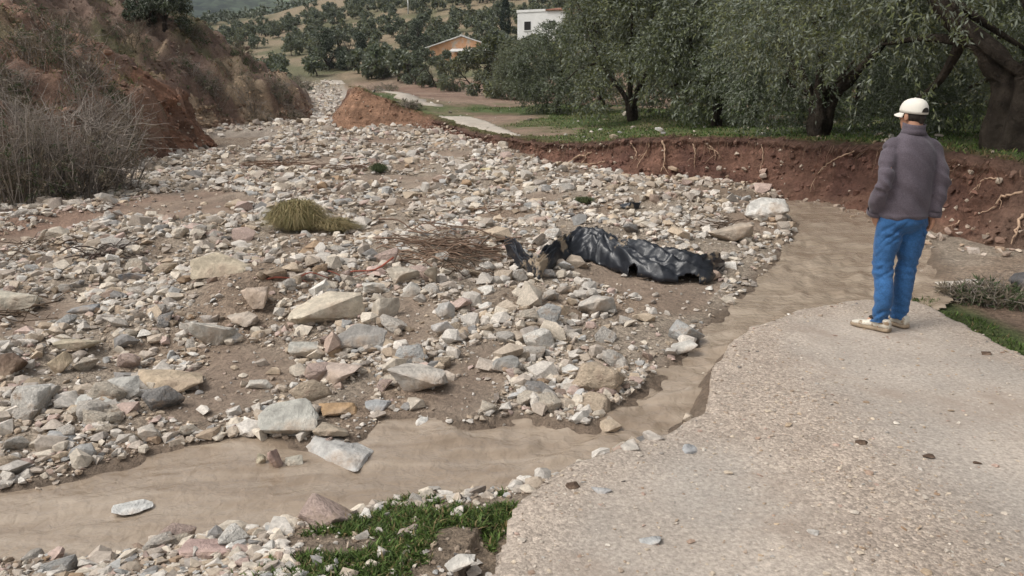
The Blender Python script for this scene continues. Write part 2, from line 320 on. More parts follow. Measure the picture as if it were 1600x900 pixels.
def mixc(a, b, k): k = np.asarray(k)[..., None]; return a*(1-k) + b*k
C = lambda *c: np.array(c, float)
def ground_colour(x, y, P_):
    c = np.broadcast_to(C(.36, .295, .23), (*np.shape(x), 3)).copy()
    n1 = fbm(x/1.1, y/1.1, 4, 60); n2 = fbm(x/4, y/4, 3, 61); n3 = fbm(x/.25, y/.25, 3, 62)
    c = mixc(c, C(.30, .225, .165), sst(-.2, .4, n1))
    c = mixc(c, C(.30, .225, .17), P_['mud']*.9)
    c = mixc(c, C(.28, .15, .105), sst(.1, .6, n2)*sst(-3, -6, x)*.55)
    c = mixc(c, C(.20, .15, .11), sst(-.15, .05, P_['w']))
    gr = .55*np.ones_like(x); gr = np.where(P_['mud'] > .4, .12, gr); gr = np.where(P_['w'] > -.05, .15, gr)
    c = mixc(c, C(.46, .42, .37), sst(26, 40, y)*sst(100, 70, y)*.8*(1-P_['mud']))
    c = mixc(c, mixc(np.broadcast_to(C(.25, .195, .125), c.shape), C(.13, .125, .065), sst(-.3, .3, fbm(x/9, y/7, 4, 97))), sst(82, 105, y))
    # near verge
    c = mixc(c, C(.17, .125, .085), P_['near']*.7)
    gv = P_['rv']*sst(.42, .1, np.abs(-P_['rs']-.12 - .06*n3))
    c = mixc(c, C(.20, .135, .095), P_['rv']*.9); c = mixc(c, C(.07, .10, .03), gv*.9)
    # land on the right: soil and grass
    L = sst(.2, .6, P_['s'])
    soil = mixc(np.broadcast_to(C(.29, .205, .15), c.shape), C(.22, .14, .10), sst(-.3, .4, n2))
    g = sst(-.35, .15, fbm(x/3.2, y/3.2, 4, 63) + .55*sst(24, 15, y) + .12*n3 - .9*sst(33, 42, y) + .25*sst(.5, 3, x))
    g = np.where(y > 80, sst(.15, .5, fbm(x/25, y/18, 4, 64)), g)
    lc = mixc(soil, mixc(np.broadcast_to(C(.075, .115, .035), c.shape), C(.13, .14, .06), sst(-.3, .5, n1)), g*.92)
    lc = mixc(lc, mixc(np.broadcast_to(C(.27, .21, .135), c.shape), C(.13, .125, .065), sst(-.3, .3, fbm(x/9, y/7, 4, 97))), sst(75, 105, y)*.9)
    c = mixc(c, lc, L); gr = gr*(1-L) + .35*L
    # hillside on the left
    H = sst(0, .15, P_['s2']); s2 = P_['s2']
    hc = mixc(np.broadcast_to(C(.255, .155, .108), c.shape), C(.205, .14, .105), sst(24, 29, y))
    hc = mixc(hc, C(.17, .11, .085), sst(-.1, .5, n1)*.8)
    hc = mixc(hc, C(.36, .27, .18), sst(.22, .5, fbm(x/1.4, y/1.4, 3, 66))*sst(25, 29, y)*sst(4.5, 2, s2)*.9)
    veg = sst(.05, .4, fbm(x/1.8, y/1.8, 4, 67) + .25*sst(2.5, 5, s2) - .2)
    hc = mixc(hc, C(.13, .125, .065), veg*.8)
    hc = mixc(hc, C(.15, .17, .075), sst(5.8, 8, s2 + .8*n1)*.8*sst(75, 55, y)); hc = mixc(hc, mixc(np.broadcast_to(C(.25, .195, .125), c.shape), C(.13, .125, .065), sst(-.3, .3, fbm(x/9, y/7, 4, 97))), sst(60, 85, y)*.9)
    c = mixc(c, hc, H); gr = gr*(1-H) + .3*H
    return np.concatenate([np.clip(c, .01, .8), gr[..., None]], -1)
GC = ground_colour(GX, GY, GP)
ground = kind(mk('ground', np.stack([GX, GY, GZ], -1).reshape(-1, 3), gridfaces(*GX.shape), M_ground, col=GC.reshape(-1, 4)), 'structure')

# ------------------------------------------------------------------ muddy stream
def water_material():
    m = bpy.data.materials.new('muddy_water'); m.use_nodes = True; n = m.node_tree.nodes; l = m.node_tree.links; b = n['Principled BSDF']
    b.inputs['Roughness'].default_value = .05; b.inputs['Specular IOR Level'].default_value = .6; b.inputs['IOR'].default_value = 1.33
    tc = n.new('ShaderNodeNewGeometry'); a = n.new('ShaderNodeTexNoise'); a.inputs['Scale'].default_value = 1.6; a.inputs['Detail'].default_value = 7; a.inputs['Distortion'].default_value = 1.0
    mpw = n.new('ShaderNodeMapping'); mpw.inputs['Rotation'].default_value = (0, 0, -.35); mpw.inputs['Scale'].default_value = (.7, 3.2, 1); l.new(tc.outputs['Position'], mpw.inputs['Vector']); l.new(mpw.outputs[0], a.inputs['Vector'])
    r = n.new('ShaderNodeValToRGB'); r.color_ramp.elements[0].position = .35; r.color_ramp.elements[0].color = (.26, .20, .146, 1); r.color_ramp.elements[1].position = .68; r.color_ramp.elements[1].color = (.375, .305, .235, 1)
    l.new(a.outputs['Fac'], r.inputs[0]); l.new(r.outputs[0], b.inputs['Base Color'])
    w = n.new('ShaderNodeTexNoise'); w.inputs['Scale'].default_value = 15; w.inputs['Detail'].default_value = 3; w.inputs['Distortion'].default_value = .3; l.new(tc.outputs['Position'], w.inputs['Vector'])
    bp = n.new('ShaderNodeBump'); bp.inputs['Strength'].default_value = .55; bp.inputs['Distance'].default_value = .03; l.new(w.outputs['Fac'], bp.inputs['Height']); l.new(bp.outputs[0], b.inputs['Normal'])
    return m
M_water = water_material()
def wave(x, y):
    q = fbm(x/.8, y/.8, 2, 70); turb = sst(-.15, .45, fbm(x/1.1+2, y/1.1, 2, 71) + .8*np.exp(-(((x-1.0)/1.0)**2 + ((y-4.5)/.9)**2)) + .6*np.exp(-(((x-3.4)/1.3)**2 + ((y-8.4)/1.8)**2)))
    along = np.where(y > 5.5, x*.45+y*.89, x*.96+y*.28); across = np.where(y > 5.5, x*.89-y*.45, x*.28-y*.96)
    st = np.sin(along/.055 + 3.2*q + 2.2*fbm(along/.3, across/.18, 2, 74))*sst(-.1, .5, fbm(x/.5, y/.5, 2, 75))
    return .009*st*(.4+turb) + .030*fbm(along/.34, across/.15, 3, 72)*(.75+turb) + .006*fbm(x/.07, y/.07, 2, 73)*turb
for nm, poly, rows in (('stream', WATER, (0, 330)), ('pool_water', POOL, (330, 480))):
    X = GX[rows[0]:rows[1]]; Y = GY[rows[0]:rows[1]]; s = sdist(X, Y, poly); f = gridfaces(*X.shape)
    keep = (s.ravel() > -.22)[f].all(1); f = f[keep]; us = np.unique(f); mp = np.zeros(X.size, np.int64); mp[us] = np.arange(len(us))
    xx = X.ravel()[us]; yy = Y.ravel()[us]
    kind(mk(nm, np.stack([xx, yy, ZW(xx, yy) - .004 + wave(xx, yy)*(1 if nm == 'stream' else .3)], 1), mp[f], M_water), 'structure')

# ------------------------------------------------------------------ road sheets
M_road = material('gravel_road', attr='Col', rough=.85, spec=.25, var=.14, vscale=1.3, fine=45, bump=.5, bscale=50, bdist=.010, peb=[(58, .24), (120, .22)], stain=(1.1, .53, .12, (.335, .275, .225)))
def road_sheet(name, poly, res, zf, edge, skirt, colf):
    x0, y0 = poly.min(0)-res*2; x1, y1 = poly.max(0)+res*2
    X, Y = np.meshgrid(np.arange(x0, x1, res), np.arange(y0, y1, res)); e = res*.5
    def sd(x, y): return sdist(x, y, poly) + edge*fbm(x/(edge*5), y/(edge*5), 3, 81)
    s = sd(X, Y); gx = np.gradient(s, res, axis=1); gy = np.gradient(s, res, axis=0); gl = gx*gx+gy*gy+1e-6
    f = gridfaces(*X.shape); ok = (s > -res*1.6).ravel()[f].all(1) & (s > 0).ravel()[f].any(1); f = f[ok]
    out = s < 0; X2 = np.where(out, X - gx/gl*s, X); Y2 = np.where(out, Y - gy/gl*s, Y); Z = zf(X2, Y2) - np.where(out, skirt, 0) - .012*sst(.08, 0, s)
    us = np.unique(f); mp = np.zeros(X.size, np.int64); mp[us] = np.arange(len(us))
    v = np.stack([X2, Y2, Z], -1).reshape(-1, 3)[us]; c = colf(v[:, 0], v[:, 1], s.ravel()[us])
    return kind(mk(name, v, mp[f], M_road, col=c), 'structure')
def road_z(x, y): return .008*fbm(x/.6, y/.6, 3, 82) + .02*np.exp(-((x-1.6)/.5)**2) + .003*fbm(x/.08, y/.08, 2, 83)
def road_col(x, y, s):
    n = fbm(x/.7, y/1.2, 4, 84); strip = np.clip(np.exp(-((x-1.62-.12*n)/.38)**2) + sst(.5, .1, s + .15*n)*.7, 0, 1)
    c = mixc(np.broadcast_to(C(.41, .352, .297), (len(x), 3)), C(.36, .318, .275), sst(-.3, .4, n))
    c = mixc(c, C(.40, .325, .262), strip*.8); c = np.where((s < 0)[:, None], C(.17, .11, .075), c)
    return np.hstack([c, (.22 + .7*strip)[:, None]])
road = road_sheet('road', ROAD[(ROAD[:, 1] > -4)], .022, road_z, .035, .24, road_col)
def far_col(x, y, s): return np.hstack([np.broadcast_to(C(.42, .37, .31), (len(x), 3)), np.full((len(x), 1), .2)])
for q in ([(664,184),(700,183),(738,184),(768,193),(822,221),(770,217),(735,210),(692,201),(672,193)], [(588,139),(612,142),(655,152),(704,168),(668,167),(640,161),(612,152)], [(500,126),(534,126),(540,131),(512,132)]):
    pl = np.array([hit(*p)[:2] for p in q]); ext = np.ptp(pl, 0).max()
    road_sheet('road', pl, ext/110, lambda x, y: TI(x, y)+.05, .06, .3, far_col)

# ------------------------------------------------------------------ washed-out earth bank (swept face with an overhanging lip)
def bank(a, poly, left=False):
    seg = np.r_[0, np.cumsum(np.hypot(*np.diff(a[:, :2], axis=0).T))]; dd = np.concatenate([np.arange(0, 34, .045), np.arange(34, seg[-1], .09)])
    p = np.stack([np.interp(dd, seg, a[:, k]) for k in range(4)], 1)
    for _ in range(6): p[1:-1, :2] = (p[:-2, :2]+p[1:-1, :2]*2+p[2:, :2])/4
    t = np.gradient(p[:, :2], axis=0); t /= np.linalg.norm(t, axis=1)[:, None]
    nrm = np.stack([-t[:, 1], t[:, 0]], 1)
    if not inside(p[50:51, 0]+nrm[50, 0]*.5, p[50:51, 1]+nrm[50, 1]*.5, poly)[0]: nrm = -nrm     # nrm points into the land
    nt_ = 44; tt = np.r_[np.linspace(0, 1, nt_), 1.06, 1.12, 1.2, 1.3]
    TT, DD = np.meshgrid(tt, dd, indexing='ij'); wid = p[:, 3][None]; lipz = p[:, 2][None]
    zb = (ZW(p[:, 0], p[:, 1]) - .12)[None]
    px = p[:, 0][None]; py = p[:, 1][None]; mound = sst(28.5, 30.5, py)*sst(45, 36, py)*(not left); right = sst(9.6, 8.4, py)*(not left)
    Tc = np.clip(TT, 0, 1)
    prof = -.22*(1-Tc)**3 + wid*(.35*Tc + .65*Tc**1.6) - .10*np.exp(-((Tc-.93)/.07)**2)*(1-mound)
    prof = prof + (mound*.7 + right*.35)*(Tc-.6)*.8
    prof = prof + np.clip(TT-1, 0, 1)*2.4
    H = TT*1.0
    dis = .10*fbm(DD/.8, TT*1.2, 3, 100) + .07*fbm(DD/.22, TT*2.5+3, 3, 101) + .05*fbm(DD/.35, TT*7, 3, 102) + .05*np.abs(fbm(DD/.16, TT*1.2, 2, 103)) + .18*fbm(DD/2.3, TT*.4, 2, 104)
    dis = dis*np.clip(1.25-np.clip(TT-1, 0, 1)*5, 0, 1)
    if left: dis = dis*2.2 + .25*fbm(DD/1.3, TT*.8, 3, 109); prof = prof + .35*(Tc-.35)
    off = prof + dis
    lw = lipz + .06*fbm(DD/.5, DD*0, 3, 105) + .05*fbm(DD/.12, DD*0, 2, 106)
    X = px + nrm[:, 0][None]*off; Y = py + nrm[:, 1][None]*off
    zt = T(X[-1], Y[-1])
    Z = zb + (lw-zb)*np.clip(Tc*1.0, 0, 1)
    k = np.clip((TT-1)/.3, 0, 1); Z = Z*(1-k) + (zt[None]-.01)*k + .02*(TT > 1)*(TT < 1.29)
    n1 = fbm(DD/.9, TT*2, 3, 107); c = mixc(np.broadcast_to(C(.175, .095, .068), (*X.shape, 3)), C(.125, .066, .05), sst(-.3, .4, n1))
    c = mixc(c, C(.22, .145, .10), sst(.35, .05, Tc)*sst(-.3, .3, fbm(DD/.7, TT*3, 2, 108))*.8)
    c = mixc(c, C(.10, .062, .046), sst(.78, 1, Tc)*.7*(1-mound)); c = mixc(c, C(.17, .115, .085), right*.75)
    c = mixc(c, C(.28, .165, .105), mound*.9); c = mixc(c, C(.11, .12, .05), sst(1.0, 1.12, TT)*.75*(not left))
    if left:
        c = mixc(np.broadcast_to(C(.25, .135, .088), c.shape), C(.17, .10, .07), sst(-.3, .4, n1)); far = sst(26, 30, py)
        c = mixc(c, mixc(np.broadcast_to(C(.21, .14, .10), c.shape), C(.38, .29, .20), sst(.0, .5, fbm(DD/1.1, TT*1.6, 3, 110))), far*.9)
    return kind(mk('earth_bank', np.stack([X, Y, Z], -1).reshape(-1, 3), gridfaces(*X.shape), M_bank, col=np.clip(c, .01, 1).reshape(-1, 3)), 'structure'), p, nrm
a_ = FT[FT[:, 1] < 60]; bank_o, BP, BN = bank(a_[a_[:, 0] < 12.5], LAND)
a_ = LT[(LT[:, 1] > 14) & (LT[:, 1] < 62)].copy(); a_[:, 2] = ZW(a_[:, 0], a_[:, 1]) + a_[:, 3]*1.05; a_[:, 3] = .5; left_o = bank(a_, LEFTP, True)[0]
# ------------------------------------------------------------------ stones
def hull(seed, n=14, box=.6, det=False):
    rg = np.random.default_rng(seed); p = rg.normal(size=(n, 3)); p /= np.linalg.norm(p, axis=1)[:, None]
    p = p/np.maximum(np.abs(p).max(1)[:, None], 1e-3)*box + p*(1-box); p *= rg.uniform(.72, 1, (n, 1))
    bm = bmesh.new()
    for q in p: bm.verts.new(q)
    r = bmesh.ops.convex_hull(bm, input=bm.verts[:]); bmesh.ops.delete(bm, geom=[g for g in r['geom_interior'] if isinstance(g, bmesh.types.BMVert)], context='VERTS')
    if det:
        bmesh.ops.dissolve_limit(bm, angle_limit=.25, verts=bm.verts[:], edges=bm.edges[:])
        bmesh.ops.bevel(bm, geom=bm.edges[:]+bm.verts[:], offset=.05, segments=1, profile=.5, affect='EDGES')
    bmesh.ops.triangulate(bm, faces=bm.faces[:])
    if det:
        for _ in range(det): bmesh.ops.subdivide_edges(bm, edges=[e for e in bm.edges if e.calc_length() > .16], cuts=1, use_grid_fill=True)
        bmesh.ops.triangulate(bm, faces=bm.faces[:])
    bm.verts.index_update(); v = np.array([x.co[:] for x in bm.verts]); f = np.array([[x.index for x in q.verts] for q in bm.faces]); bm.free()
    lo = v.min(0); hi = v.max(0); v = (v-(lo+hi)/2)/(hi-lo)*2          # fills -1..1
    if det:
        nrm = v/np.linalg.norm(v, axis=1)[:, None]
        s = seed*3.1; d = .07*fbm3(v[:, 0]*1.6+s, v[:, 1]*1.6, v[:, 2]*1.6, 3, seed) + .035*fbm3(v[:, 0]*5+s, v[:, 1]*5, v[:, 2]*7, 3, seed+9)
        d = d - .05*np.clip(.12-np.abs(fbm3(v[:, 0]*1.3+s, v[:, 1]*1.3, v[:, 2]*1.3, 2, seed+20)), 0, 1)/.12*(np.arange(len(v))*0+1)
        v = v + nrm*d[:, None]
    return v, f
M_stone = material('limestone', objcol=True, rough=.85, spec=.25, var=.22, vscale=2.2, fine=14, bump=.8, bscale=7, bdist=.06, stain=(2.2, .52, .16, (.36, .275, .205)))
M_gravel = material('gravel_stone', attr='Col', rough=.85, spec=.25, var=.15, vscale=14, fine=60, bump=.4, bscale=60, bdist=.006)
PAL = np.array([(.55, .50, .44), (.57, .50, .41), (.50, .46, .41), (.46, .37, .275), (.46, .35, .30), (.405, .395, .375), (.26, .245, .23), (.39, .275, .18), (.62, .585, .53)])
PW = np.array([.25, .24, .18, .11, .07, .06, .03, .008, .055]); PW = PW/PW.sum()
def wavelen(c): return tuple(c)
GREY, CREAM, TAN, PINK, BLUE, DARK, RUST, WHITE = (.47, .44, .40), (.55, .48, .38), (.45, .36, .26), (.43, .31, .27), (.36, .36, .35), (.23, .215, .20), (.42, .28, .16), (.60, .575, .53)
def boulder(u, v, w, h, col, label, seed, box=.7, depth=.8, rz=None, tilt=(0, 0), n=12, sink=.16):
    p = hit(u, v); dist = math.sqrt(p[0]**2+p[1]**2+(ZC-p[2])**2); m = dist/FPX
    hv, hf = hull(seed, n, box, 3)
    sx = w*m/2; sy = sx*depth; an = math.atan2(ZC-p[2], p[1]); sz = max((h*m - 2*sy*math.sin(an)*.75)/math.cos(an)/2, .22*sx)
    o = mk('boulder', hv*np.array((sx, sy, sz)), hf, M_stone, smooth=True)
    o.data.set_sharp_from_angle(angle=math.radians(32))
    rg = random.Random(seed); o.rotation_euler = (tilt[0]+rg.uniform(-.1, .1), tilt[1]+rg.uniform(-.1, .1), rg.uniform(-.35, .35) if rz is None else rz)
    y = p[1]+sy*.6; x = p[0]*(y/p[1]); g = max(float(TI(x, y)), float(ZW(x, y))-(.012 if w < 60 else .04))
    o.location = (x, y, max(g, p[2]-.02) + sz*(1-2*sink)); o.color = (*col, 1)
    return tag(o, label, 'boulder')
BOULDERS = [
 (1197,345,68,42,WHITE,'large pale boulder where the gravel bar meets the stream bend',3,.6,.8),
 (512,508,118,58,CREAM,'big cream slab with a straight broken edge, resting over a dark grey block',11,.85,.75),
 (560,548,88,48,(.30,.28,.255),'dark grey angular block wedged under the big cream slab',12,.7,.7),
 (655,617,98,60,(.46,.42,.37),'rugged grey-beige boulder with a shaded side beside smooth brown mud',13,.65,.8),
 (268,614,98,46,TAN,'flat tan slab with cracks across its top',34,.9,.8),
 (452,686,92,62,(.42,.405,.36),'grey-green two-faced block at the edge of the muddy water',15,.55,.8),
 (525,752,122,58,(.45,.435,.41),'broad flat pale grey rock washed over by the stream',16,.8,.9),
 (530,650,58,26,RUST,'orange-brown stone beside the grey-green block',17,.7,.8),
 (518,692,58,36,(.36,.30,.23),'brown pyramid-shaped stone standing in the muddy water',18,.3,.8),
 (256,632,42,20,GREY,'small rectangular grey block under the cracked tan slab',19,.95,.6),
 (346,430,82,36,(.46,.39,.29),'tan rock split by a deep crack, high on the bar',20,.85,.7),
 (475,560,46,28,(.45,.43,.38),'rounded grey stone with a tan belly',21,.4,.8),
 (525,596,80,38,(.47,.38,.32),'rough pinkish-beige rock with a pitted face',22,.7,.7),
 (603,498,44,40,(.50,.44,.36),'cream angular rock right beside the big cream slab',23,.6,.7),
 (697,499,30,36,(.46,.44,.41),'upright oval grey stone leaning on the bar',24,.3,.6),
 (692,527,40,32,(.46,.43,.40),'round grey-beige stone below the upright oval one',25,.4,.8),
 (932,494,62,42,(.46,.42,.37),'angular grey rock below the black plastic sheet',26,.75,.7),
 (1065,557,38,28,(.54,.51,.46),'whitish stone at the very edge of the brown stream',27,.5,.8),
 (895,591,38,27,WHITE,'bright white rounded stone on the lower bar',28,.5,.8),
 (955,602,38,22,(.43,.425,.41),'bluish-grey rounded stone at the gravel edge',29,.4,.8),
 (787,583,54,34,(.29,.28,.26),'dark grey slab tilted over smaller stones',30,.85,.7),
 (836,627,66,28,(.47,.45,.42),'pale layered slab lying flat near the water',31,.85,.8),
 (335,542,60,50,(.44,.41,.36),'ridged beige-grey rock standing on edge',32,.7,.7),
 (122,551,62,22,(.44,.38,.28),'long low tan stone lying among grey cobbles',33,.7,.5),
 (20,592,40,42,(.16,.11,.08),'round dark brown stone by the brown mud',34,.3,.9),
 (28,487,64,32,(.47,.43,.35),'cream flat-topped rock with brush caught under it',35,.8,.7),
 (210,442,36,20,(.18,.185,.20),'small dark blue-grey stone high on the bar',36,.5,.8),
 (132,492,38,21,(.28,.28,.28),'smooth slate-grey stone beside brown mud',37,.4,.8),
 (98,584,28,36,(.46,.37,.26),'upright tan stone on the pebbly shore',38,.5,.7),
 (66,625,42,28,(.44,.42,.39),'blunt grey stone on the pebbly shore',39,.5,.8),
 (155,642,62,28,(.50,.49,.45),'pale wedge-shaped slab pointing at the water',40,.7,.7),
 (235,693,36,30,(.48,.43,.37),'beige pointed stone at the shallow mud flat',41,.4,.8),
 (197,626,46,38,(.47,.45,.41),'pale slab standing upright among cobbles',42,.9,.5),
 (100,694,46,25,(.38,.375,.365),'blue-grey flat stone on the pebbly shore',43,.7,.8),
 (214,842,50,20,(.57,.56,.53),'flat white stone surrounded by the stream',44,.95,.7),
 (328,872,72,36,(.43,.31,.275),'pinkish boulder half buried in pebbles by the stream',45,.6,.8),
 (434,764,22,36,(.37,.26,.22),'pink upright stone in a small pile in the stream',46,.6,.8),
 (464,760,28,20,(.45,.41,.34),'beige block beside the pink upright stone in the stream',47,.9,.8),
 (410,762,16,24,(.42,.37,.27),'tan little block in front of the pink upright stone',48,.9,.8),
 (662,673,34,20,WHITE,'white triangular stone alone on the mud flat',49,.3,.8),
 (1142,378,66,36,(.42,.35,.28),'brownish boulder behind the end of the black plastic',50,.7,.7),
 (1115,362,50,26,(.43,.38,.33),'low beige rock beside the brownish boulder',51,.7,.7),
 (720,905,48,34,(.52,.49,.44),'pale flat stone at the foot of the grassy verge',52,.8,.7),
 (672,442,22,32,(.42,.36,.28),'small tan block standing upright under the stick pile',53,.9,.7),
 (630,446,54,32,(.43,.38,.31),'beige block below the stick pile',54,.8,.7),
 (402,486,46,38,(.50,.40,.32),'peach-coloured rounded rock on the stony bar',55,.4,.8),
 (590,645,40,20,(.38,.38,.375),'blue-grey flat oval stone by the orange-brown one',56,.4,.8),
 (380,512,44,26,(.47,.40,.33),'tan lump of rock by the peach-coloured one',57,.4,.8),
 (590,460,46,24,(.50,.48,.43),'pale grey block above the cream angular rock',58,.7,.8),
 (1032,207,15,9,WHITE,'white stone on the grass above the bank',59,.5,.8),
 (760,272,18,11,(.55,.47,.28),'yellowish stone among the far gravel',60,.5,.8),
 (405,608,40,18,(.52,.48,.42),'white elongated stone on brown mud',61,.4,.5),
 (640,462,34,26,(.50,.47,.42),'pale rounded stone on the slope below the sticks',62,.5,.8),
]
for b in BOULDERS: boulder(*b[:6], b[6], box=b[7], depth=b[8])

def scatter(n, y0, y1, pw, seed, acc):
    rg = np.random.default_rng(seed); a = 1-pw; q = rg.uniform(0, 1, n); y = (y0**a + q*(y1**a-y0**a))**(1/a)
    x = rg.uniform(-.80, .55, n)*y - .4 + rg.uniform(-.5, .5, n)
    z, P_ = T(x, y, True); keep = rg.uniform(0, 1, n) < acc(x, y, P_); return x[keep], y[keep], z[keep], {k: v[keep] for k, v in P_.items()}, rg
def on_bar(x, y, P_):
    a = np.where(P_['w'] > 0, .02*(P_['w'] < .5), 1.0)
    n = fbm(x/.8, y/1.1, 3, 140); a = a*np.clip(.75 + 1.3*n, .12, 1)
    a = a*np.where(P_['mud'] > .35, .07, 1); a = np.where((P_['rs'] > -.06) | (P_['s'] > .02) | (P_['s2'] > .12) , 0, a)
    a = np.where(P_['rv'] > .3, .12*(P_['rs'] < -.5), a)
    a = np.where((P_['near'] > .3) & (x > -1.0 - .5*(y-3)), .03, a)
    return a
# the cobbles that show largest: single objects sharing a few shapes
VAR = [hull(200+i, 20 if i % 4 == 0 else 12+i % 5, (.12, .5, .8, .9)[i % 4], 1) for i in range(18)]
VARM = []
for i, (hv, hf) in enumerate(VAR):
    me = mk('cobble', hv*.5, hf, M_stone, smooth=True, link=False); me.set_sharp_from_angle(angle=math.radians(30)); VARM.append(me)
CNAME = {0: 'pale grey', 1: 'cream', 2: 'warm grey', 3: 'tan', 4: 'pinkish', 5: 'blue-grey', 6: 'dark grey', 7: 'rusty brown', 8: 'whitish'}
def place_of(x, y, P_, i):
    if P_['near'][i] > .3: return 'on the near shore of the stream'
    if P_['w'][i] > -.05: return 'standing in the muddy water'
    if P_['w'][i] > -.45: return 'at the edge of the muddy stream'
    if P_['mud'][i] > .35: return 'stuck in smooth brown mud'
    if math.hypot(x-1.2, y-9) < 1.9: return 'beside the black plastic sheet'
    if math.hypot(x+3.4, y-12.4) < 2: return 'near the straw tussock'
    if x > 1.2: return 'on the gravel near the stream bend'
    if x < -.62*y: return 'below the bare hillside'
    if y > 8.5: return 'on the upper gravel bar'
    return 'among the big boulders of the bar'
x, y, z, P_, rg = scatter(1500, 2.75, 15, 1.75, 31, on_bar)
for i in range(min(265, len(x))):
    if P_['near'][i] > .3 and x[i] > -1.3: continue
    s = float(np.clip(rg.lognormal(math.log(.12+.005*y[i]), .33), .075, .34)) * (.6 if P_['near'][i] > .3 else 1); c = int(rg.choice(9, p=PW)); vi = int(rg.integers(18))
    o = put('cobble', VARM[vi]); fl = rg.uniform(.42, .75); o.scale = (s, s*rg.uniform(.6, .95), s*fl)
    o.rotation_euler = (rg.uniform(-.3, .3), rg.uniform(-.3, .3), rg.uniform(0, 6.28)); o.location = (x[i], y[i], max(z[i], float(ZW(x[i], y[i]))-.05) + s*fl*.24)
    cc = PAL[c]*rg.uniform(.88, 1.1); o.color = (*cc, 1); shp = 'flat' if fl < .52 else ('rounded', 'angular', 'blocky', 'squarish')[vi % 4]; tag(o, f'{shp} {CNAME[c]} cobble {place_of(x[i], y[i], P_, i)}', 'stone', 'cobbles of the flood gravel')
# everything smaller: one mass of real stones
GV = [hull(300+i, 20 if i % 3 == 0 else 10+i % 4, (.12, .55, .8)[i % 3]) for i in range(24)]
def stone_mass(name, x, y, z, s, rg, col, flat=(.35, .72), sink=.2, tilt=.45):
    mb = MB(); n = len(x); var = rg.integers(0, 24, n); rz = rg.uniform(0, 6.28, n); rx = rg.normal(0, tilt, n); fl = rg.uniform(*flat, n); wd = rg.uniform(.55, .95, n)
    for k in range(24):
        m = np.nonzero(var == k)[0]
        if not len(m): continue
        hv, hf = GV[k]; v = hv[None]*.5*np.stack([s[m], s[m]*wd[m], s[m]*fl[m]], 1)[:, None]
        c, sn = np.cos(rx[m])[:, None], np.sin(rx[m])[:, None]; v = np.stack([v[..., 0], v[..., 1]*c-v[..., 2]*sn, v[..., 1]*sn+v[..., 2]*c], -1)
        c, sn = np.cos(rz[m])[:, None], np.sin(rz[m])[:, None]; v = np.stack([v[..., 0]*c-v[..., 1]*sn, v[..., 0]*sn+v[..., 1]*c, v[..., 2]], -1)
        v = v + np.stack([x[m], y[m], z[m] + s[m]*fl[m]*(.5-sink)], 1)[:, None]
        nv = hv.shape[0]; f = hf[None] + (np.arange(len(m))*nv)[:, None, None]
        mb.add(v.reshape(-1, 3), f.reshape(-1, 3), np.repeat(col[m], nv, 0))
    return mb.build(name, M_gravel, smooth=False)
def stone_cols(n, rg, dirt=.25):
    c = PAL[rg.choice(9, size=n, p=PW)]*rg.uniform(.78, 1.12, (n, 1)); k = (rg.uniform(0, 1, (n, 1)) < .35)*dirt*2
    return c*(1-k) + np.array((.30, .225, .165))*k
x, y, z, P_, rg = scatter(86000, 2.5, 42, .55, 41, on_bar)
s = np.clip(rg.lognormal(np.log(.032+.0034*np.minimum(y, 28)), .52), .016, .30)
s = np.where(P_['near'] > .3, np.minimum(s, .07), s)
kind(stone_mass('flood_gravel', x, y, z, s, rg, stone_cols(len(x), rg)), 'stuff', 'pale flood gravel covering the stream bed')
def fine_bar(x, y, P_): return on_bar(x, y, P_)*.9 + .12*(P_['w'] < 0)*(P_['rs'] < -.05)*(P_['s'] < 0)*(P_['s2'] < 0)
x, y, z, P_, rg = scatter(30000, 34, 95, .3, 42, lambda x, y, P_: (P_['s'] < -.2)*(P_['s2'] < -.1)*1.0); s = np.clip(rg.lognormal(math.log(.22), .4, len(x)), .1, .5)
kind(stone_mass('distant_gravel', x, y, z, s, rg, stone_cols(len(x), rg)), 'stuff', 'pale gravel of the stream bed beyond the red mound')
x, y, z, P_, rg = scatter(26000, 2.5, 9, 1.5, 43, fine_bar); s = np.clip(rg.lognormal(math.log(.022), .35, len(x)), .01, .05)
kind(stone_mass('fine_gravel', x, y, z, s, rg, stone_cols(len(x), rg, .4)), 'stuff', 'small brownish pebbles between the cobbles')
# pebbles set in the road surface, scattered stones on the field and at the foot of the bank
rg = np.random.default_rng(51); n = 9000; y = 2.2 + 4.6*rg.uniform(0, 1, n)**1.4; x = rg.uniform(-.4, 3.9, n); rs_ = sdist(x, y, ROAD)
k = (rs_ > .03) & (rg.uniform(0, 1, n) < np.clip(.25 + np.exp(-((x-1.62)/.4)**2) + .6*np.exp(-rs_/.25), 0, 1)); x = x[k]; y = y[k]; n = len(x)
s = np.clip(rg.lognormal(math.log(.013), .45, n), .006, .05); c = stone_cols(n, rg, .3)*np.array((.95, .9, .85))
kind(stone_mass('road_pebbles', x, y, road_z(x, y), s, rg, c, flat=(.25, .45), sink=.28, tilt=.15), 'stuff', 'small pebbles pressed into the road surface')
def on_field(x, y, P_): return np.where(P_['s'] > .6, .5*np.exp(-P_['s']/4)+.04, 0)*(y < 45)
x, y, z, P_, rg = scatter(3500, 8, 36, .2, 47, on_field); s = np.clip(rg.lognormal(math.log(.07), .5, len(x)), .03, .25)
kind(stone_mass('field_stones', x, y, z, s, rg, stone_cols(len(x), rg)), 'stuff', 'pale stones strewn over the grass above the bank')
rg = np.random.default_rng(53); i = rg.integers(0, len(BP), 900); i = i[(np.sin(BP[i, 0]*1.7+BP[i, 1]*.9) > -.2) | (BP[i, 1] < 9.5)]; d = rg.uniform(-.55, .05, len(i))
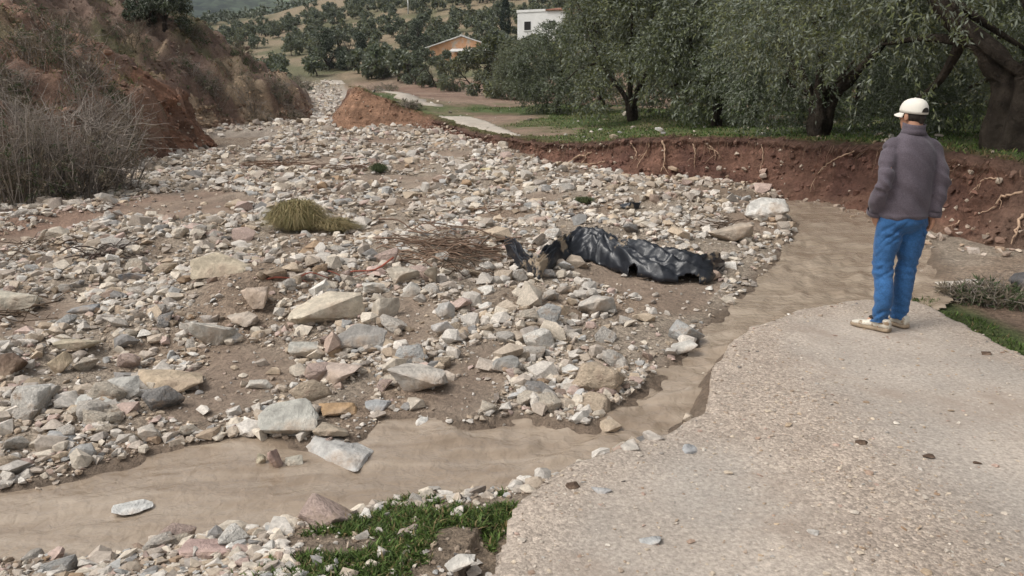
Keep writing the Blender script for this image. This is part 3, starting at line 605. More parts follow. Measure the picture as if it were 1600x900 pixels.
x = BP[i, 0] + BN[i, 0]*d; y = BP[i, 1] + BN[i, 1]*d; s = np.clip(rg.lognormal(math.log(.07), .5, len(i)), .02, .25); c = stone_cols(len(i), rg)*.6+np.array((.32, .2, .13))*.4
kind(stone_mass('bank_rubble', x, y, np.maximum(T(x, y), ZW(x, y)-.02)+np.clip(d+.15, 0, .3)*1.1, s, rg, c), 'stuff', 'loose rubble at the foot of the red earth bank')

# stones and clods on the road
for i, (u, v, w, col, lb) in enumerate([(940,767,34,(.40,.39,.38),'flat grey stone pressed into the road near its broken edge'),(1018,847,38,(.40,.40,.39),'flat blue-grey stone pressed into the worn road surface'),(1080,703,42,(.36,.36,.36),'dark grey flat stone set in the road gravel'),(982,697,44,(.47,.43,.38),'broken slab loosened at the washed-out road edge'),(1020,684,36,(.46,.41,.36),'second broken slab at the washed-out road edge'),(1270,838,18,(.52,.49,.45),'small pale stone on the gravel strip of the road')]):
    v_, f_ = hull(700+i, 12, .8, 2); p = onplane(u, v, 0); m = math.hypot(p[0], p[1])/FPX*1.06; o = mk('flat_stone', v_*np.array((w*m/2, w*m/2*.6, .018)), f_, M_stone); o.location = (p[0], p[1], float(road_z(np.array(p[0]), np.array(p[1])))+.001); o.rotation_euler = (0, 0, i*.7-.5); o.color = (*col, 1); tag(o, lb, 'stone')
for i, (u, v, w, lb) in enumerate([(1346,698,20,'dark clod of earth on the gravel strip of the road'),(1451,718,16,'flattened brown clod on the smooth side of the road'),(1527,724,12,'small dark clod beside the flattened brown one'),(1541,553,14,'dark clod near the grass strip'),(895,760,24,'brown earthy lump near the verge on the road')]):
    v_, f_ = hull(720+i, 16, .2, 2); p = onplane(u, v, 0); m = math.hypot(p[0], p[1])/FPX*1.06; o = mk('earth_clod', v_*np.array((w*m/2, w*m/2*.7, w*m*.17)), f_, M_stone); o.location = (p[0], p[1], float(road_z(np.array(p[0]), np.array(p[1])))+w*m*.08); o.color = (.10, .065, .045, 1); tag(o, lb, 'clod')

# clods and fragments sticking out of the bank faces and lying on the bare hillside
rg = np.random.default_rng(57)
def clods(name, obj, n, smin, smax, tone, label, ymax=45):
    me = obj.data; co = np.empty(len(me.vertices)*3, np.float32); me.vertices.foreach_get('co', co); co = co.reshape(-1, 3); cl = np.empty(len(co)*4, np.float32); me.color_attributes['Col'].data.foreach_get('color', cl); cl = cl.reshape(-1, 4)[:, :3]
    k = rg.integers(0, len(co), n); k = k[(co[k, 1] < ymax)]; p = co[k] + rg.normal(0, .02, (len(k), 3)); s = np.clip(rg.lognormal(math.log((smin*smax)**.5), .5, len(k)), smin, smax)
    c = cl[k]*rg.uniform(.6, 1.5, (len(k), 1)); pale = rg.uniform(0, 1, (len(k), 1)) < .10; c = np.where(pale, np.array((.46, .38, .30)), c)
    return kind(stone_mass(name, p[:, 0], p[:, 1], p[:, 2]-s*.3, s, rg, c, flat=(.5, .95), tilt=.8), 'stuff', label)
clods('bank_clods', bank_o, 5200, .018, .12, 1, 'earth clods and small stones in the washed-out bank')
clods('spur_clods', left_o, 3600, .03, .25, 1, 'earth clods and stones in the eroded hillside foot', 62)
def on_hill(x, y, P_): return np.where((P_['s2'] > .3) & (P_['s2'] < 9), .8, 0)
rgx = np.random.default_rng(58); n = 30000; y = rgx.uniform(10, 46, n); x = rgx.uniform(-24, -8, n); k = x > -.8*y-1; x = x[k]; y = y[k]; z, P_ = T(x, y, True); k = on_hill(x, y, P_) > rgx.uniform(0, 1, len(x)); x = x[k][:6500]; y = y[k][:6500]; z = z[k][:6500]
gc = ground_colour(x, y, {q: v[k][:6500] for q, v in P_.items()})[:, :3]; s = np.clip(rgx.lognormal(math.log(.07), .55, len(x)), .025, .35)
kind(stone_mass('hillside_rubble', x, y, z, s, rgx, gc*rgx.uniform(.65, 1.5, (len(x), 1)), flat=(.4, .9)), 'stuff', 'earth clods and stones strewn over the bare hillside')
# ------------------------------------------------------------------ far mountain
def mountain():
    X, Y = np.meshgrid(np.linspace(-2600, 2600, 240), np.linspace(520, 2600, 90))
    k = sst(520, 1900, Y); Z = -20 + k*(330 + 90*fbm(X/700, Y/700, 4, 150)) + 25*fbm(X/160, Y/160, 4, 151)*k**.5
    n = fbm(X/140, Y/140, 4, 152); c = mixc(np.broadcast_to(C(.085, .105, .055), (*X.shape, 3)), C(.035, .048, .03), sst(-.2, .3, n)); c = mixc(c, C(.19, .17, .11), sst(.25, .6, fbm(X/210, Y/120, 4, 153))*.7)
    m = material('wooded_mountain', attr='Col', rough=.95, spec=.1, var=.3, vscale=.01, fine=.06, bump=0, peb=[(.11, .55)])
    return kind(mk('mountain', np.stack([X, Y, Z], -1).reshape(-1, 3), gridfaces(*X.shape), m, col=c.reshape(-1, 3)), 'structure')
mountain()

# ------------------------------------------------------------------ olive trees
M_leaf = material('olive_leaf', attr='Col', rough=.5, spec=.35, var=.15, vscale=1.2, bump=0, back=(.19, .21, .16), trans=.2, rnd=((.72, .80, .78), (1.25, 1.16, .98)))
M_oak = material('dark_leaf', attr='Col', rough=.5, spec=.3, var=.2, vscale=1.2, bump=0, trans=.12)
M_bark = material('olive_bark', base=(.07, .056, .044), rough=.95, spec=.1, var=.5, vscale=4, bump=1, bscale=12, bdist=.06, strata=(7, 7, 1.2), bump2=(4.5, .25))
def unit(v): return v/(np.linalg.norm(v, axis=-1, keepdims=True)+1e-9)
def leaves(mb, p0, d, L, nl, ll, lw, droop, rg, base, spread=.8):
    n = len(p0); t = ((np.arange(nl)+rg.uniform(.1, .9, (n, nl)))/nl)[..., None]*L[:, None, None]
    pos = p0[:, None] + d[:, None]*t; pos[..., 2] -= droop*(t[..., 0]**2)
    ld = unit(d[:, None]*.55 + rg.normal(size=(n, nl, 3))*spread*.6 + np.array((0, 0, -.25*droop))); sd = unit(np.cross(ld, rg.normal(size=(n, nl, 3))))
    s = rg.uniform(.7, 1.25, (n, nl, 1)); a = pos; b = pos + ld*ll*.45*s + sd*lw*.5*s; c = pos + ld*ll*s; e = pos + ld*ll*.45*s - sd*lw*.5*s
    v = np.stack([a, b, c, e], 2).reshape(-1, 3); f = np.arange(len(v)).reshape(-1, 4)
    mb.add(v, f, np.repeat(base, nl*4, 0)*np.repeat(rg.uniform(.75, 1.25, (n*nl, 1)), 4, 0))
def olive(seed, H, Rr, ntw, nl, ll, lw, low=.9, rb=.2, nlimb=3, twl=.45, hue=((.062, .078, .036), (.115, .125, .062)), gap=.0, lean=.25):
    rg = np.random.default_rng(seed); tb = MB(); ends = []
    for k in range(nlimb):
        a = k/nlimb*6.28 + rg.uniform(-.4, .4); q = np.array((math.cos(a), math.sin(a), 0))
        hz = H*.55; pts = np.array([q*.10*rb - np.array((0, 0, .35)), q*rb*.55 + (0, 0, H*.04), q*(lean*H*.18) + (0, 0, H*.17) + rg.normal(0, .05, 3), q*Rr*.34 + (0, 0, H*.36) + rg.normal(0, .1, 3), q*Rr*.55 + (0, 0, hz) + rg.normal(0, .15, 3), q*Rr*.72 + (0, 0, H*.74)])
        pa = catmull(pts, 6); rad = np.interp(np.linspace(0, 1, len(pa)), [0, .15, .4, .7, 1], [rb*1.25, rb*.85, rb*.55, rb*.32, rb*.1])*(1+.18*fbm(np.arange(len(pa))*.7, np.zeros(len(pa))+k, 2, seed))
        tv, tf = tube(pa, rad, 12); tv = tv + unit(tv-np.array((0, 0, 1))*tv[:, 2:]*1.0 - q*.0)*(rb*.45*fbm3(tv[:, 0]/rb*.9, tv[:, 1]/rb*.9, tv[:, 2]*1.6, 3, seed+k))[:, None]; tb.add(tv, tf)
        for j in range(4):
            b0 = pa[int(len(pa)*rg.uniform(.35, .85))]; e = b0 + unit(q*rg.uniform(-.2, 1) + rg.normal(0, .6, 3) + (0, 0, .45))*Rr*rg.uniform(.35, .6); md = (b0+e)/2 + rg.normal(0, .12, 3)
            tb.add(*tube(catmull([b0, md, e], 4), np.linspace(rb*.3, rb*.07, 9), 5)); ends.append(e)
    mb = MB(); nc = max(ntw//70, 7); cz = (H+low)/2
    t = rg.uniform(0, 1, nc*3); a = rg.uniform(0, 6.28, nc*3); prof = np.minimum(1, (t/.14+.25)**.5)*np.sqrt(np.clip(1-t**2.4, 0, 1))
    lump = 1 + .3*fbm(np.cos(a)*1.3+seed, np.sin(a)*1.3+t*2, 2, seed); rad = Rr*prof*lump*rg.uniform(.3, 1, nc*3)**.45*.86
    c = np.stack([rad*np.cos(a), rad*np.sin(a), low + t*(H-low)*.92], 1)
    ok = fbm3(c[:, 0]/(Rr*.5)+seed, c[:, 1]/(Rr*.5), c[:, 2]/(Rr*.5), 2, seed+5) > gap-.28; c = c[ok][:nc]
    k = rg.integers(0, len(c), ntw); cr = Rr*rg.uniform(.15, .27, len(c))[k]; cd = unit(rg.normal(size=(ntw, 3))); p0 = c[k] + cd*(cr*rg.uniform(.35, 1, ntw)**.5)[:, None]*np.array((1, 1, .85))
    p0[:, 2] = np.maximum(p0[:, 2], low*.5)
    out = unit((p0-np.array((0, 0, cz)))/np.array((Rr, Rr, (H-low)/2))); d = unit(out*.25 + cd*.7 + rg.normal(size=(ntw, 3))*.4 + (0, 0, -.05))
    kk = np.clip(rg.uniform(0, 1, (len(c), 1))[k]*.7 + .3*rg.uniform(0, 1, (ntw, 1)), 0, 1); base = np.array(hue[0])*(1-kk) + np.array(hue[1])*kk
    leaves(mb, p0, d, rg.uniform(.5, 1.2, ntw)*twl*.6, nl, ll, lw, 1.2, rg, base*1.4)
    return tb.build('trunk', M_bark, link=False), mb.build('crown', M_leaf, smooth=False, link=False)
OL = dict(A=olive(1, 6.6, 4.0, 8200, 14, .075, .021, 1.25, .34, 3, .5), B=olive(2, 4.9, 2.5, 5600, 13, .075, .021, .3, .2, 3, .45),
          C=olive(3, 4.2, 2.4, 3900, 12, .105, .034, .3, .13, 2, .45), D=olive(4, 4.6, 2.6, 4100, 12, .105, .034, .35, .13, 3, .45, ((.065, .08, .036), (.13, .135, .06))),
          E=olive(5, 3.7, 2.1, 650, 10, .22, .085, .3, .13, 2, .55), F=olive(6, 3.5, 2.2, 620, 10, .22, .085, .3, .13, 2, .55, ((.06, .075, .035), (.12, .12, .055))),
          G=olive(7, 3.4, 1.95, 150, 8, .46, .22, .25, .13, 1, .6), K=olive(8, 3.3, 2.0, 150, 8, .46, .22, .25, .13, 1, .6, ((.055, .07, .034), (.11, .115, .055))),
          O=olive(9, 5.6, 3.0, 1300, 10, .25, .12, .4, .22, 3, .6, ((.028, .042, .02), (.055, .07, .03))))
def tree(kindk, x, y, sc, rz, label, group=None, name='olive_tree', small=False, cat='tree'):
    o = empty(name, (x, y, float(TI(x, y))-.02), rz); o.scale = (sc[0], sc[0], sc[1]) if isinstance(sc, tuple) else (sc,)*3
    t, c = OL[kindk]; put('trunk', t, o); put('crown', c, o); return tag(o, label, cat, group)
OG = 'olive trees of the grove beyond the bank'
tree('A', 7.2, 11.2, (1.0, 1.0), .5, 'old olive tree with a thick dark gnarled trunk, standing right above the bank', OG)
tree('B', 6.1, 15.6, (1.0, .95), 2.1, 'dense olive tree with foliage hanging down over the bank edge', OG)
tree('D', *hit(988, 189)[:2], (1.05, 1.05), .3, 'olive tree with twin slender trunks on the grass by the exposed roots', OG)
tree('C', *hit(872, 177)[:2], (.86, .80), 1.9, 'olive tree with a forked trunk beside bare soil and the lane', OG)
tree('C', 5.6, 21.5, (1.05, 1.2), 4.0, 'olive tree standing between the twin-trunk olive and the overhanging one', OG)
tree('D', 10.2, 16.2, (1.2, 1.2), 2.6, 'tall olive tree behind the thick-trunked old olive', OG)
tree('B', 12.5, 13.0, (1.1, 1.1), 5.0, 'bushy olive tree next to the thick-trunked old olive', OG)
placed = [(7.2, 11.2), (6.1, 15.6), (5.6, 21.5), (10.2, 16.2), (12.5, 13), tuple(hit(988, 189)[:2]), tuple(hit(872, 177)[:2])]
rg = random.Random(5)
for j in range(7):
    for i in range(7):
        yy = 23 + j*6.3 + rg.uniform(-.8, .8); xx = 4.0 + j*.15 + i*5.6 + rg.uniform(-.8, .8)
        if 1200*xx/(yy*.971) < 130 or xx > .68*yy+3 or min(math.hypot(xx-a, yy-b) for a, b in placed) < 4.0: continue
        placed.append((xx, yy)); s = rg.uniform(.95, 1.2)
        tree(rg.choice('CD') if j < 4 else rg.choice('EF'), xx, yy, (s, s*rg.uniform(1, 1.15)), rg.uniform(0, 6.28), 'grey-green olive tree deep in the grove behind the bank-side olives', OG)
RG_ = 'olive trees in the row along the lane'
for i, (u, v, k, s) in enumerate([(590,122,'E',.95),(622,127,'F',.9),(650,132,'E',.85),(682,137,'F',.8),(712,143,'E',.75),(742,149,'F',.78),(772,153,'E',.85),(808,156,'C',.72),(835,152,'F',1.0),(665,118,'F',.85),(700,121,'E',.75),(755,126,'E',.8),(800,132,'F',1.0)]):
    h = hit(u, v); tree(k, h[0], h[1], s, i*1.3, 'silvery olive tree in the row between the lane and the orange-walled barn' if i < 9 else 'olive tree in the second row below the orange-walled barn', RG_)
h = hit(512, 110); tree('O', h[0], h[1], (1.0, 1.0), 0, 'dark round-crowned oak at the head of the stony stream bed', name='oak_tree')
h = hit(556, 108); tree('O', h[0], h[1], (.85, .85), 2, 'smaller dark oak beside the round-crowned one', name='oak_tree')
h = hit(650, 84); tree('O', h[0], h[1], (1.0, .95), 3, 'dark broad tree behind the orange-walled barn', name='oak_tree')
# cypress
def cypress():
    rg = np.random.default_rng(77); mb = MB(); n = 500; z = rg.uniform(.04, 1, n)*6.5; r = .75*np.sin(np.clip(z/6.5, 0, 1)**.6*math.pi)**.8+.05; a = rg.uniform(0, 6.28, n)
    p = np.stack([r*np.cos(a)*rg.uniform(.6, 1, n), r*np.sin(a)*rg.uniform(.6, 1, n), z], 1); d = unit(np.stack([np.cos(a)*.3, np.sin(a)*.3, np.ones(n)], 1))
    leaves(mb, p, d, np.full(n, .5), 6, .3, .1, 0, rg, np.broadcast_to((.022, .034, .018), (n, 3)), .5)
    h = hit(790, 62); o = empty('cypress_tree', (h[0], h[1], h[2])); tb = MB(); tb.add(*tube([(0, 0, -.2), (0, 0, 5)], [.12, .03], 6)); tb.build('trunk', M_bark, o); mb.build('crown', M_oak, o, smooth=False)
    return tag(o, 'slim dark cypress standing alone above the grove', 'tree')
cypress()
# grove on the far hill: the nearest as single trees, the rest as one mass
rgn = np.random.default_rng(88); pts = []
for j in range(31):
    for i in range(-60, 40):
        yy = 84 + j*5.6 + rgn.uniform(-1, 1); xx = i*5.6 + (j % 2)*3 + rgn.uniform(-1.2, 1.2)
        if -.46*yy < xx < .2*yy  : pts.append((xx, yy))
pts = np.array(pts); zz, PP = T(pts[:, 0], pts[:, 1], True)
gapn = fbm(pts[:, 0]/28, pts[:, 1]/16, 3, 160); ok = (gapn < .33) & ((PP['s'] > 2) | (PP['s2'] > 2) | (pts[:, 1] > 98)); pts = pts[ok]; zz = zz[ok]
bx_, by_ = hit(720, 92)[:2]; ok = np.hypot(pts[:, 0]-bx_, pts[:, 1]-by_) > 9; hx_, hy_ = hit(858, 64)[:2]; ok &= np.hypot(pts[:, 0]-hx_, pts[:, 1]-hy_) > 8
uu = 800 + 1200*pts[:, 0]/(pts[:, 1]*.971)
ok &= ~((np.abs(uu-718) < 62) & (pts[:, 1] < by_+4)); ok &= ~((np.abs(uu-868) < 50) & (pts[:, 1] > hy_-45) & (pts[:, 1] < hy_+6))
pts = pts[ok]; zz = zz[ok]; od = np.argsort(pts[:, 1]); pts = pts[od]; zz = zz[od]
for i in range(min(290, len(pts))):
    s = rgn.uniform(.8, 1.15); tree('GK'[i % 2], pts[i, 0], pts[i, 1], s, rgn.uniform(0, 6.28), 'small distant olive tree in the grove on the far hillside', 'olive trees on the far hillside')
mb = MB()
for i in range(290, max(len(pts), 300)):
    i = min(i, len(pts)-1)
    n = 34; d = unit(rgn.normal(size=(n, 3))); p = pts[i][None]*np.ones((n, 1)); p = np.hstack([p, np.full((n, 1), zz[i]+1.5)]) + d*np.array((1.6, 1.6, 1.2))*rgn.uniform(.6, 1, (n, 1))
    leaves(mb, p, unit(d + rgn.normal(size=(n, 3))*.5), np.full(n, .8), 4, .9, .5, 0, rgn, np.broadcast_to(np.array((.06, .075, .038))*rgn.uniform(.8, 1.3), (n, 3)))
kind(mb.build('distant_olive_grove', M_leaf, smooth=False), 'stuff', 'distant olive grove covering the upper hillside')

# ------------------------------------------------------------------ grass
M_grass = material('grass_blade', attr='Col', rough=.6, spec=.25, var=0, bump=0, trans=.25)
def blades(name, x, y, z, h, w, rg, cols, label, lean=.6):
    n = len(x); a = rg.uniform(0, 6.28, n); sd = np.stack([np.cos(a), np.sin(a), np.zeros(n)], 1)*w[:, None]; b = np.stack([x, y, z-.006], 1)
    up = np.stack([rg.normal(0, lean, n), rg.normal(0, lean, n), np.ones(n)], 1); up = unit(up)*h[:, None]; md = b + up*.55; tp = b + up + np.stack([rg.normal(0, .25, n)*h, rg.normal(0, .25, n)*h, -.15*h], 1)
    v = np.stack([b-sd, b+sd, md+sd*.8, md-sd*.8, tp], 1).reshape(-1, 3); i = np.arange(n)[:, None]*5
    f = np.vstack([i+np.array([0, 1, 2, 3]), np.hstack([i+3, i+2, i+4, i+4])]); mb = MB(); mb.add(v, f, np.repeat(cols, 5, 0))
    return kind(mb.build(name, M_grass), 'stuff', label)
def gcols(n, rg, dry=.15):
    c = np.array((.055, .10, .022))*(1-rg.uniform(0, 1, (n, 1))) + np.array((.12, .17, .045))*rg.uniform(0, 1, (n, 1)); d = rg.uniform(0, 1, (n, 1)) < dry
    return np.where(d, np.array((.27, .21, .10)), c)*rg.uniform(.7, 1.2, (n, 1))
VERGE = np.array([hit(*p)[:2] for p in [(805,758),(720,752),(690,775),(625,785),(560,805),(470,838),(400,882),(330,960),(560,1000),(640,900),(680,860),(740,880),(790,840)]])
rg = np.random.default_rng(61); n = 110000; x = rg.uniform(-1.6, .3, n); y = rg.uniform(2.1, 3.7, n); q = sdist(x, y, VERGE) + .10*fbm(x/.16, y/.16, 3, 62); dn = fbm(x/.22+8, y/.22, 3, 65)
k = (q > 0) & (dn > -.22 + .5*sst(-.45, -.05, x)*0 + .25*(x > -.35)) & (sdist(x, y, ROAD) < -.02); x = x[k][:42000]; y = y[k][:42000]; n = len(x)
blades('grass', x, y, TI(x, y), rg.uniform(.015, .06, n), rg.uniform(.002, .0055, n), rg, gcols(n, rg, .12), 'low green grass and moss on the verge beside the stream', .9)
n = 30000; x = rg.uniform(3.2, 5.0, n); y = rg.uniform(3.2, 7.2, n); rs_ = sdist(x, y, ROAD); q = .20 + .10*fbm(x/.25, y/.25, 3, 66); k = (rs_ < -.01) & (rs_ > -q) & (x > 3.2); x = x[k]; y = y[k]; n = len(x)
blades('grass', x, y, TI(x, y), rg.uniform(.02, .07, n), rg.uniform(.002, .005, n), rg, gcols(n, rg, .08), 'narrow strip of fresh grass along the road edge', .7)
n = 90000; y = rg.uniform(9, 34, n); x = rg.uniform(-2, 14, n); zz, PP = T(x, y, True); g = fbm(x/3.2, y/3.2, 4, 63) + .55*sst(24, 15, y) + .25*sst(.5, 3, x) - .3*sst(26, 33, y)
k = (PP['s'] > .4) & (g > -.1) & (np.abs(x) < .75*y); x = x[k][:34000]; y = y[k][:34000]; zz = zz[k][:34000]; n = len(x)
blades('grass', x, y, zz, rg.uniform(.03, .10, n), rg.uniform(.006, .014, n), rg, gcols(n, rg, .12), 'green grass growing under the olive trees', .6)
# lip of the bank: hanging dry grass and rootlets
i = rg.integers(0, len(BP), 5000); i = i[BP[i, 1] < 34]; d = BP[i, 3]*rg.uniform(.8, 1.6, len(i)); x = BP[i, 0]+BN[i, 0]*d; y = BP[i, 1]+BN[i, 1]*d; n = len(i)
blades('grass', x, y, BP[i, 2]+.02, rg.uniform(.04, .14, n), rg.uniform(.004, .01, n), rg, gcols(n, rg, .55)*.8, 'ragged grass along the lip of the washed-out bank', 1.2)

n = 90000; y = rg.uniform(11, 50, n); x = rg.uniform(-26, -8.5, n); k = x > -.8*y-1; x = x[k]; y = y[k]; zz, PP = T(x, y, True); g = fbm(x/1.8, y/1.8, 4, 67) + .22*sst(2.5, 6, PP['s2'])
k = (PP['s2'] > .8) & (g > .05); x = x[k][:26000]; y = y[k][:26000]; zz = zz[k][:26000]; n = len(x)
blades('dry_grass', x, y, zz, rg.uniform(.06, .26, n), rg.uniform(.005, .013, n), rg, gcols(n, rg, .6)*.95, 'dry and green grass tufts on the hillside', .7)

# ------------------------------------------------------------------ shrubs on the hillside
M_twig = material('dry_twig', attr='Col', rough=.9, spec=.15, var=.2, vscale=8, bump=0)
def shrub(u, v, w, h, seed, label, dry=.7, dens=1.0, name='dry_shrub', stem=.007, group=None):
    p = hit(u, v); m = math.sqrt(p[0]**2+p[1]**2+1)/FPX; Wd = w*m/2; Hh = h*m; rg = np.random.default_rng(seed)
    o = empty(name, tuple(p)); sb = MB(); n = int(110*dens)
    for k in range(n):
        a = rg.uniform(0, 6.28); r0 = rg.uniform(0, .55)*Wd; b = np.array((math.cos(a)*r0, math.sin(a)*r0*.7, -.05)); b[2] = float(TI(p[0]+b[0], p[1]+b[1]))-p[2]-.05
        L = Hh*rg.uniform(.55, 1.15); e = b + np.array((math.cos(a+rg.normal(0, .5))*Wd*rg.uniform(.1, .75), math.sin(a)*Wd*rg.uniform(.1, .6), L)); md = (b+e)/2 + rg.normal(0, .1*Wd, 3) + (0, 0, .15*L)
        e[2] -= rg.uniform(0, .35)*L*(rg.uniform() < .5)
        g = rg.uniform(.75, 1.2); c = np.array((.30, .26, .225) if rg.uniform() < dry else (.15, .125, .09))*g
        sb.add(*tube(catmull([b, md, e], 4), np.linspace(stem, stem*.35, 9), 3, False), c)
        for q in range(3):
            s0 = b*(1-.6)+md*.6 if q == 0 else (md+e)/2; e2 = s0 + rg.normal(0, .28*Wd, 3)*np.array((1, 1, .7)) + (0, 0, .1*Hh)
            sb.add(*tube([s0, (s0+e2)/2 + rg.normal(0, .04, 3), e2], [stem*.5, stem*.4, stem*.2], 3, False), c*1.1)
    sb.build('stems', M_twig, o)
    nt_ = int(150*dens); a = rg.uniform(0, 6.28, nt_); r = Wd*np.sqrt(rg.uniform(0, 1, nt_))*.9; z = Hh*rg.uniform(.05, .8, nt_)*(1-(r/Wd)**2*.6)
    q = np.stack([r*np.cos(a), r*np.sin(a)*.8, z], 1); q[:, 2] += TI(p[0]+q[:, 0], p[1]+q[:, 1]) - p[2]; lb = MB(); isdry = rg.uniform(0, 1, (nt_, 1)) < dry
    leaves(lb, q, unit(rg.normal(size=(nt_, 3))+(0, 0, .5)), np.full(nt_, .16*max(Wd, .4)), 9, .07+.02*p[1]/10, .012+.004*p[1]/10, .3, rg, np.where(isdry, np.array((.23, .195, .145)), np.array((.075, .10, .045))))
    lb.build('foliage', M_grass, o, smooth=False); return tag(o, label, 'shrub', group)
shrub(120, 305, 200, 120, 1, 'large tangled grey dry shrub at the foot of the bare slope', .85, 1.7, stem=.011)
shrub(30, 318, 170, 130, 2, 'brown and green overgrown shrub where the slope meets the gravel', .5, 1.6)
shrub(175, 262, 110, 95, 3, 'grey leafless shrub in front of the red earth spur', .9, 1.2, stem=.010)
shrub(190, 300, 110, 60, 22, 'pale bare branches sprawling out of the tangled shrub over the gravel', 1.0, .16, 'fallen_branches', .022)
shrub(60, 240, 120, 60, 21, 'low dry brush above the tangled grey shrub', .7, 1.0)
shrub(195, 180, 50, 25, 4, 'small green shrub on top of the red earth spur', .1, .5, 'green_shrub')
for i, (u, v, w, h, d, lb_) in enumerate([(60,105,110,45,.35,'dark scrub patch high on the bare slope'),(130,118,90,40,.45,'dark green scrub just above the red bare slope'),(20,140,70,35,.5,'dry scrub tuft beside the bare red slope'),(90,62,120,40,.4,'scrub belt near the crest of the slope'),(205,60,80,28,.2,'light green bush on the crest of the slope'),(335,150,50,22,.7,'dry tuft on the eroded spur face'),(395,175,60,26,.85,'brown brush halfway down the eroded spur'),(440,150,50,22,.6,'dry bush near the top of the eroded spur'),(300,62,55,22,.3,'green tuft on the spur crest'),(380,88,60,18,.1,'pale green bush on the far crest'),(470,135,40,18,.8,'brown bush at the head of the eroded spur'),(455,182,50,20,.9,'dry brush at the foot of the eroded spur'),(600,143,60,12,.6,'dry scrub on top of the red earth mound'),(640,170,40,12,.6,'scrub trailing down the edge of the red mound'),(300,118,60,22,.5,'dark scrub in the gully between the two spurs')]):
    shrub(u, v, w, h, 40+i, lb_, d, .55, stem=.009)
h = hit(258, 45); tree('O', h[0], h[1], (.42, .45), 1, 'dark bushy tree on the crest behind the bare slope', name='bushy_tree')
h = hit(232, 38); tree('O', h[0], h[1], (.34, .34), 2, 'small dark bush-like tree beside the larger one on the crest', name='bushy_tree')
# ------------------------------------------------------------------ buildings on the hill
def quadbox(x0, x1, y0, y1, z0, z1):
    v = np.array([(x, y, z) for z in (z0, z1) for x, y in ((x0, y0), (x1, y0), (x1, y1), (x0, y1))], float)
    return v, np.array([(3, 2, 1, 0), (4, 5, 6, 7), (0, 1, 5, 4), (1, 2, 6, 5), (2, 3, 7, 6), (3, 0, 4, 7)])
def part(name, pieces, mat, parent, smooth=False):
    mb = MB()
    for v, f in pieces: mb.add(v, f)
    return mb.build(name, mat, parent, smooth)
M_plaster = material('peeling_plaster', base=(.66, .37, .21), rough=.9, var=.25, vscale=.7, bump=.3, bscale=6, stain=(.7, .5, .1, (.55, .47, .38)))
M_white = material('whitewash', base=(.74, .73, .70), rough=.85, var=.1, vscale=.6, bump=.2, bscale=6)
M_sheet = material('grey_sheet_roof', base=(.62, .61, .58), rough=.6, var=.2, vscale=.8, bump=.3, bscale=4)
M_tile = material('red_roof_tile', base=(.30, .14, .09), rough=.85, var=.35, vscale=1.5, bump=.6, bscale=5, bdist=.05)
M_dark = material('dark_interior', base=(.02, .018, .016), rough=.9, var=.1, bump=0)
def slab(a, b, c, d, t):
    p = np.array([a, b, c, d], float); n = np.cross(p[1]-p[0], p[3]-p[0]); n /= np.linalg.norm(n); v = np.vstack([p, p+n*t])
    return v, np.array([(3, 2, 1, 0), (4, 5, 6, 7), (0, 1, 5, 4), (1, 2, 6, 5), (2, 3, 7, 6), (3, 0, 4, 7)])
def barn():
    h = hit(722, 101); k = h[1]/110; o = empty('barn', (h[0], h[1], h[2]-.3), math.radians(-8)); o.scale = (k*1.05,)*3; w, dp, hh, g = 4.3, 8, 2.5, 3.75
    v = np.array([(-w, 0, 0), (w, 0, 0), (w, 0, hh), (0, 0, g), (-w, 0, hh)] + [(-w, dp, 0), (w, dp, 0), (w, dp, hh), (0, dp, g), (-w, dp, hh)], float)
    f = [[0, 1, 2, 3, 4], [9, 8, 7, 6, 5], [0, 4, 9, 5], [1, 6, 7, 2]]; mk('wall', v, f, M_plaster, o, False)
    r = part('roof', [slab((-w-.5, -.5, hh-.18), (0, -.5, g+.06), (0, dp+.3, g+.06), (-w-.5, dp+.3, hh-.18), .12), slab((0, -.5, g+.06), (w+.5, -.5, hh-.18), (w+.5, dp+.3, hh-.18), (0, dp+.3, g+.06), .12)], M_sheet, o)
    part('ridge', [quadbox(-.15, .15, -.52, dp+.32, g+.1, g+.26)], M_sheet, r)
    part('porch_roof', [slab((-w*.3, -2.2, 1.75), (w+.6, -2.2, 1.75), (w+.6, -.02, 2.2), (-w*.3, -.02, 2.2), .1)], M_sheet, o)
    part('doorway', [quadbox(-.6, w-.5, -.06, -.01, .05, 1.75)], M_dark, o)
    for x in (-w*.25, w*.35, w+.4): part('post', [quadbox(x-.08, x+.08, -2.1, -1.94, -.6, 1.74)], M_white, o)
    part('side_wall', [quadbox(-w-.06, -w-.01, .3, dp-.3, .1, hh-.2)], M_white, o)
    return tag(o, 'low barn with peeling orange gable wall and grey sheet roof', 'building')
barn()
